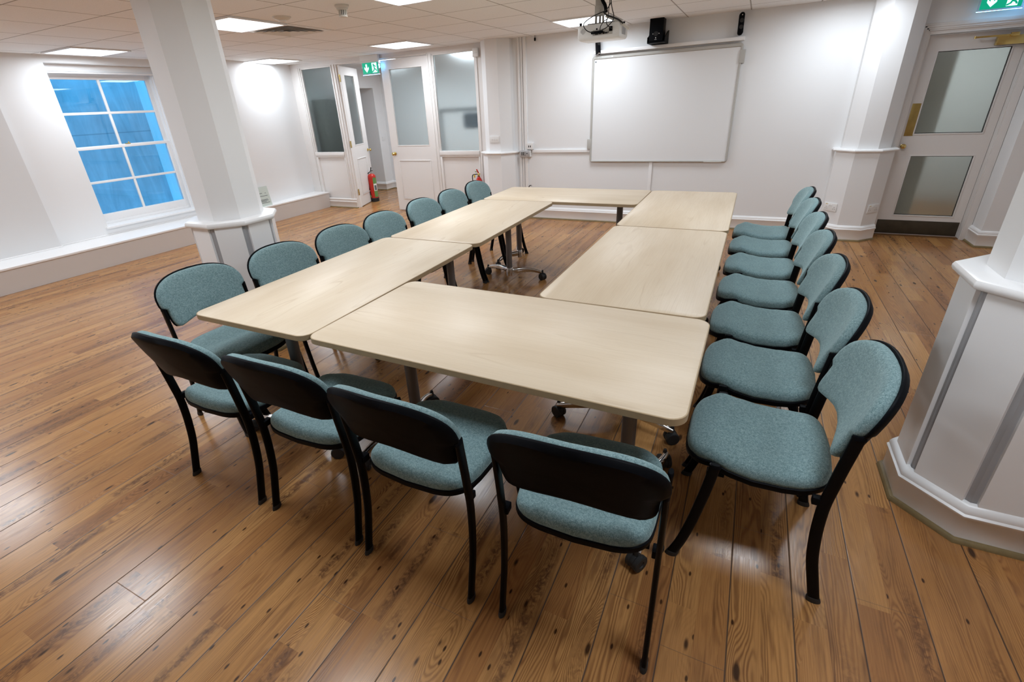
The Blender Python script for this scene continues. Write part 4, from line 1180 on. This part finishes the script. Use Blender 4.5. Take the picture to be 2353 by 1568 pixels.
def arc_label(r, a0, a1, z0, z1, n=10):
    mb = MB(); mb.loft([[(r * math.cos(a0 + (a1 - a0) * k / n), r * math.sin(a0 + (a1 - a0) * k / n), z) for k in range(n + 1)] for z in (z0, z1)], close_u=False, cap=False); return mb
lb = arc_label(.0762, -.75, .35, .085, .44).build('label', M['green'], t)
arc_label(.0765, -.70, .30, .20, .33).build('label_panel', M['paper'], lb)
mb = arc_label(.0768, -.55, .10, .21, .30); mb.build('label_text', M['ink'], lb)
mb = MB(); mb.lathe([(.012, 0), (.012, .01)], 0, 0, 12, Matrix.Translation((-.072, -.01, .43)) @ Matrix.Rotation(-PI / 2, 4, 'Y')); mb.build('hanger', M['red'], t)

t = empty('fire_extinguisher', (-1.300, 5.335, 0), 0, 'red fire extinguisher with yellow tag between the partition and the column', 'fire extinguisher')
mb = MB(); mb.lathe([(.052, .0), (.056, .006), (.056, .50), (.052, .53), (.040, .56), (.027, .58), (.020, .592), (.019, .60)], 0, 0, 32); mb.build('cylinder', M['red'], t)
mb = MB(); mb.lathe([(.017, .598), (.017, .608)], 0, 0, 20); mb.build('collar', M['rubber'], t)
mb = MB(); mb.lathe([(.015, .608), (.018, .62), (.018, .64), (.012, .65)], 0, 0, 20); mb.tube([(0, 0, .635), (.035, -.01, .642)], .006, 8); mb.build('valve', M['brass'], t)
mb = MB(); mb.tube(cr([(-.002, 0, .648), (-.012, -.004, .675), (-.026, -.008, .705)], 4), .010, 8); mb.build('lever', M['red'], t)
mb = MB(); mb.box(-.058, -.01, -.008, .008, .662, .672, .002); mb.build('grip', M['green'], t)
mb = MB(); mb.tube(cr([(-.012, -.01, .635), (-.05, -.02, .632), (-.085, -.03, .622), (-.092, -.033, .58), (-.085, -.033, .52)], 6), .007, 10); hs = mb.build('hose', M['rubber'], t)
mb = MB(); mb.lathe([(.008, .522), (.012, .50), (.020, .46), (.024, .42)], -.083, -.033, 16); mb.build('horn', M['blackpl'], hs)
mb = MB(); mb.box(-.062, -.040, -.040, -.037, .588, .628, .002); mb.build('tag', M['yellow'], t)
arc_label(.0565, -1.3, .15, .28, .47).build('label', M['paper'], t)

# leaflet on the ledge by the left pillar
t = empty('leaflet', (-4.585, 4.115, .2685), 0, 'small pale green leaflet propped on the ledge behind the left pillar', 'leaflet')
mb = MB()
def lf(y, z, o=0.0): return Vector((.030 - .14 * z + o, y, z))
mb.loft([[lf(-.105, 0), lf(.105, 0), lf(.105, .30), lf(-.105, .30)], [lf(-.105, 0, .002), lf(.105, 0, .002), lf(.105, .30, .002), lf(-.105, .30, .002)]])
mb.build('card', mat('pale_green_card', (.58, .66, .62), .7), t, smooth=False)
mb = MB()
for z, y0, y1 in ((.20, -.08, -.02), (.195, .03, .05), (.155, -.08, .07), (.10, -.08, .05), (.085, -.08, .06), (.07, -.08, .02), (.05, -.08, .075)):
    mb.loft([[lf(y0, z, .0022), lf(y1, z, .0022), lf(y1, z + .007, .0022), lf(y0, z + .007, .0022)], [lf(y0, z, .0028), lf(y1, z, .0028), lf(y1, z + .007, .0028), lf(y0, z + .007, .0028)]])
mb.build('printed_lines', M['ink'], t, smooth=False)

# ------------------------------------------------------------------ world, camera, view
w = bpy.data.worlds.new('World'); S.world = w; w.use_nodes = True
bg = w.node_tree.nodes['Background']
bg.inputs['Color'].default_value = (.075, .42, .82, 1); bg.inputs['Strength'].default_value = 3.8

cam = bpy.data.cameras.new('Camera'); co = bpy.data.objects.new('Camera', cam); COL.objects.link(co); S.camera = co
CAMLOC = (2.30049, -1.21919, 1.56932)
r = Vector((1.977813344206503, 0.4321568447964733, -0.3450572518341446))
Rm = Matrix.Rotation(r.length, 3, r.normalized())   # world -> camera (x right, y down, z forward)
right, down, fwd = Rm[0], Rm[1], Rm[2]
Mc = Matrix(((right.x, -down.x, -fwd.x, CAMLOC[0]), (right.y, -down.y, -fwd.y, CAMLOC[1]), (right.z, -down.z, -fwd.z, CAMLOC[2]), (0, 0, 0, 1)))
co.matrix_world = Mc
cam.sensor_fit = 'HORIZONTAL'; cam.sensor_width = 36.0
cam.lens = 1098.2631469340777 / 2353 * 36.0
cam.shift_x = 38.34533829574605 / 2353
cam.shift_y = -30.639626962853395 / 2353
cam.clip_start = .05; cam.clip_end = 60

vs = S.view_settings
S.display_settings.display_device = 'sRGB'
vs.view_transform = 'Standard'; vs.look = 'None'; vs.exposure = 0.0; vs.gamma = 1.0; vs.use_curve_mapping = False
S.cycles.use_denoising = True
S.cycles.max_bounces = 10; S.cycles.diffuse_bounces = 6; S.cycles.glossy_bounces = 5; S.cycles.transmission_bounces = 8
S.cycles.sample_clamp_indirect = 6.0
S.cycles.caustics_reflective = False
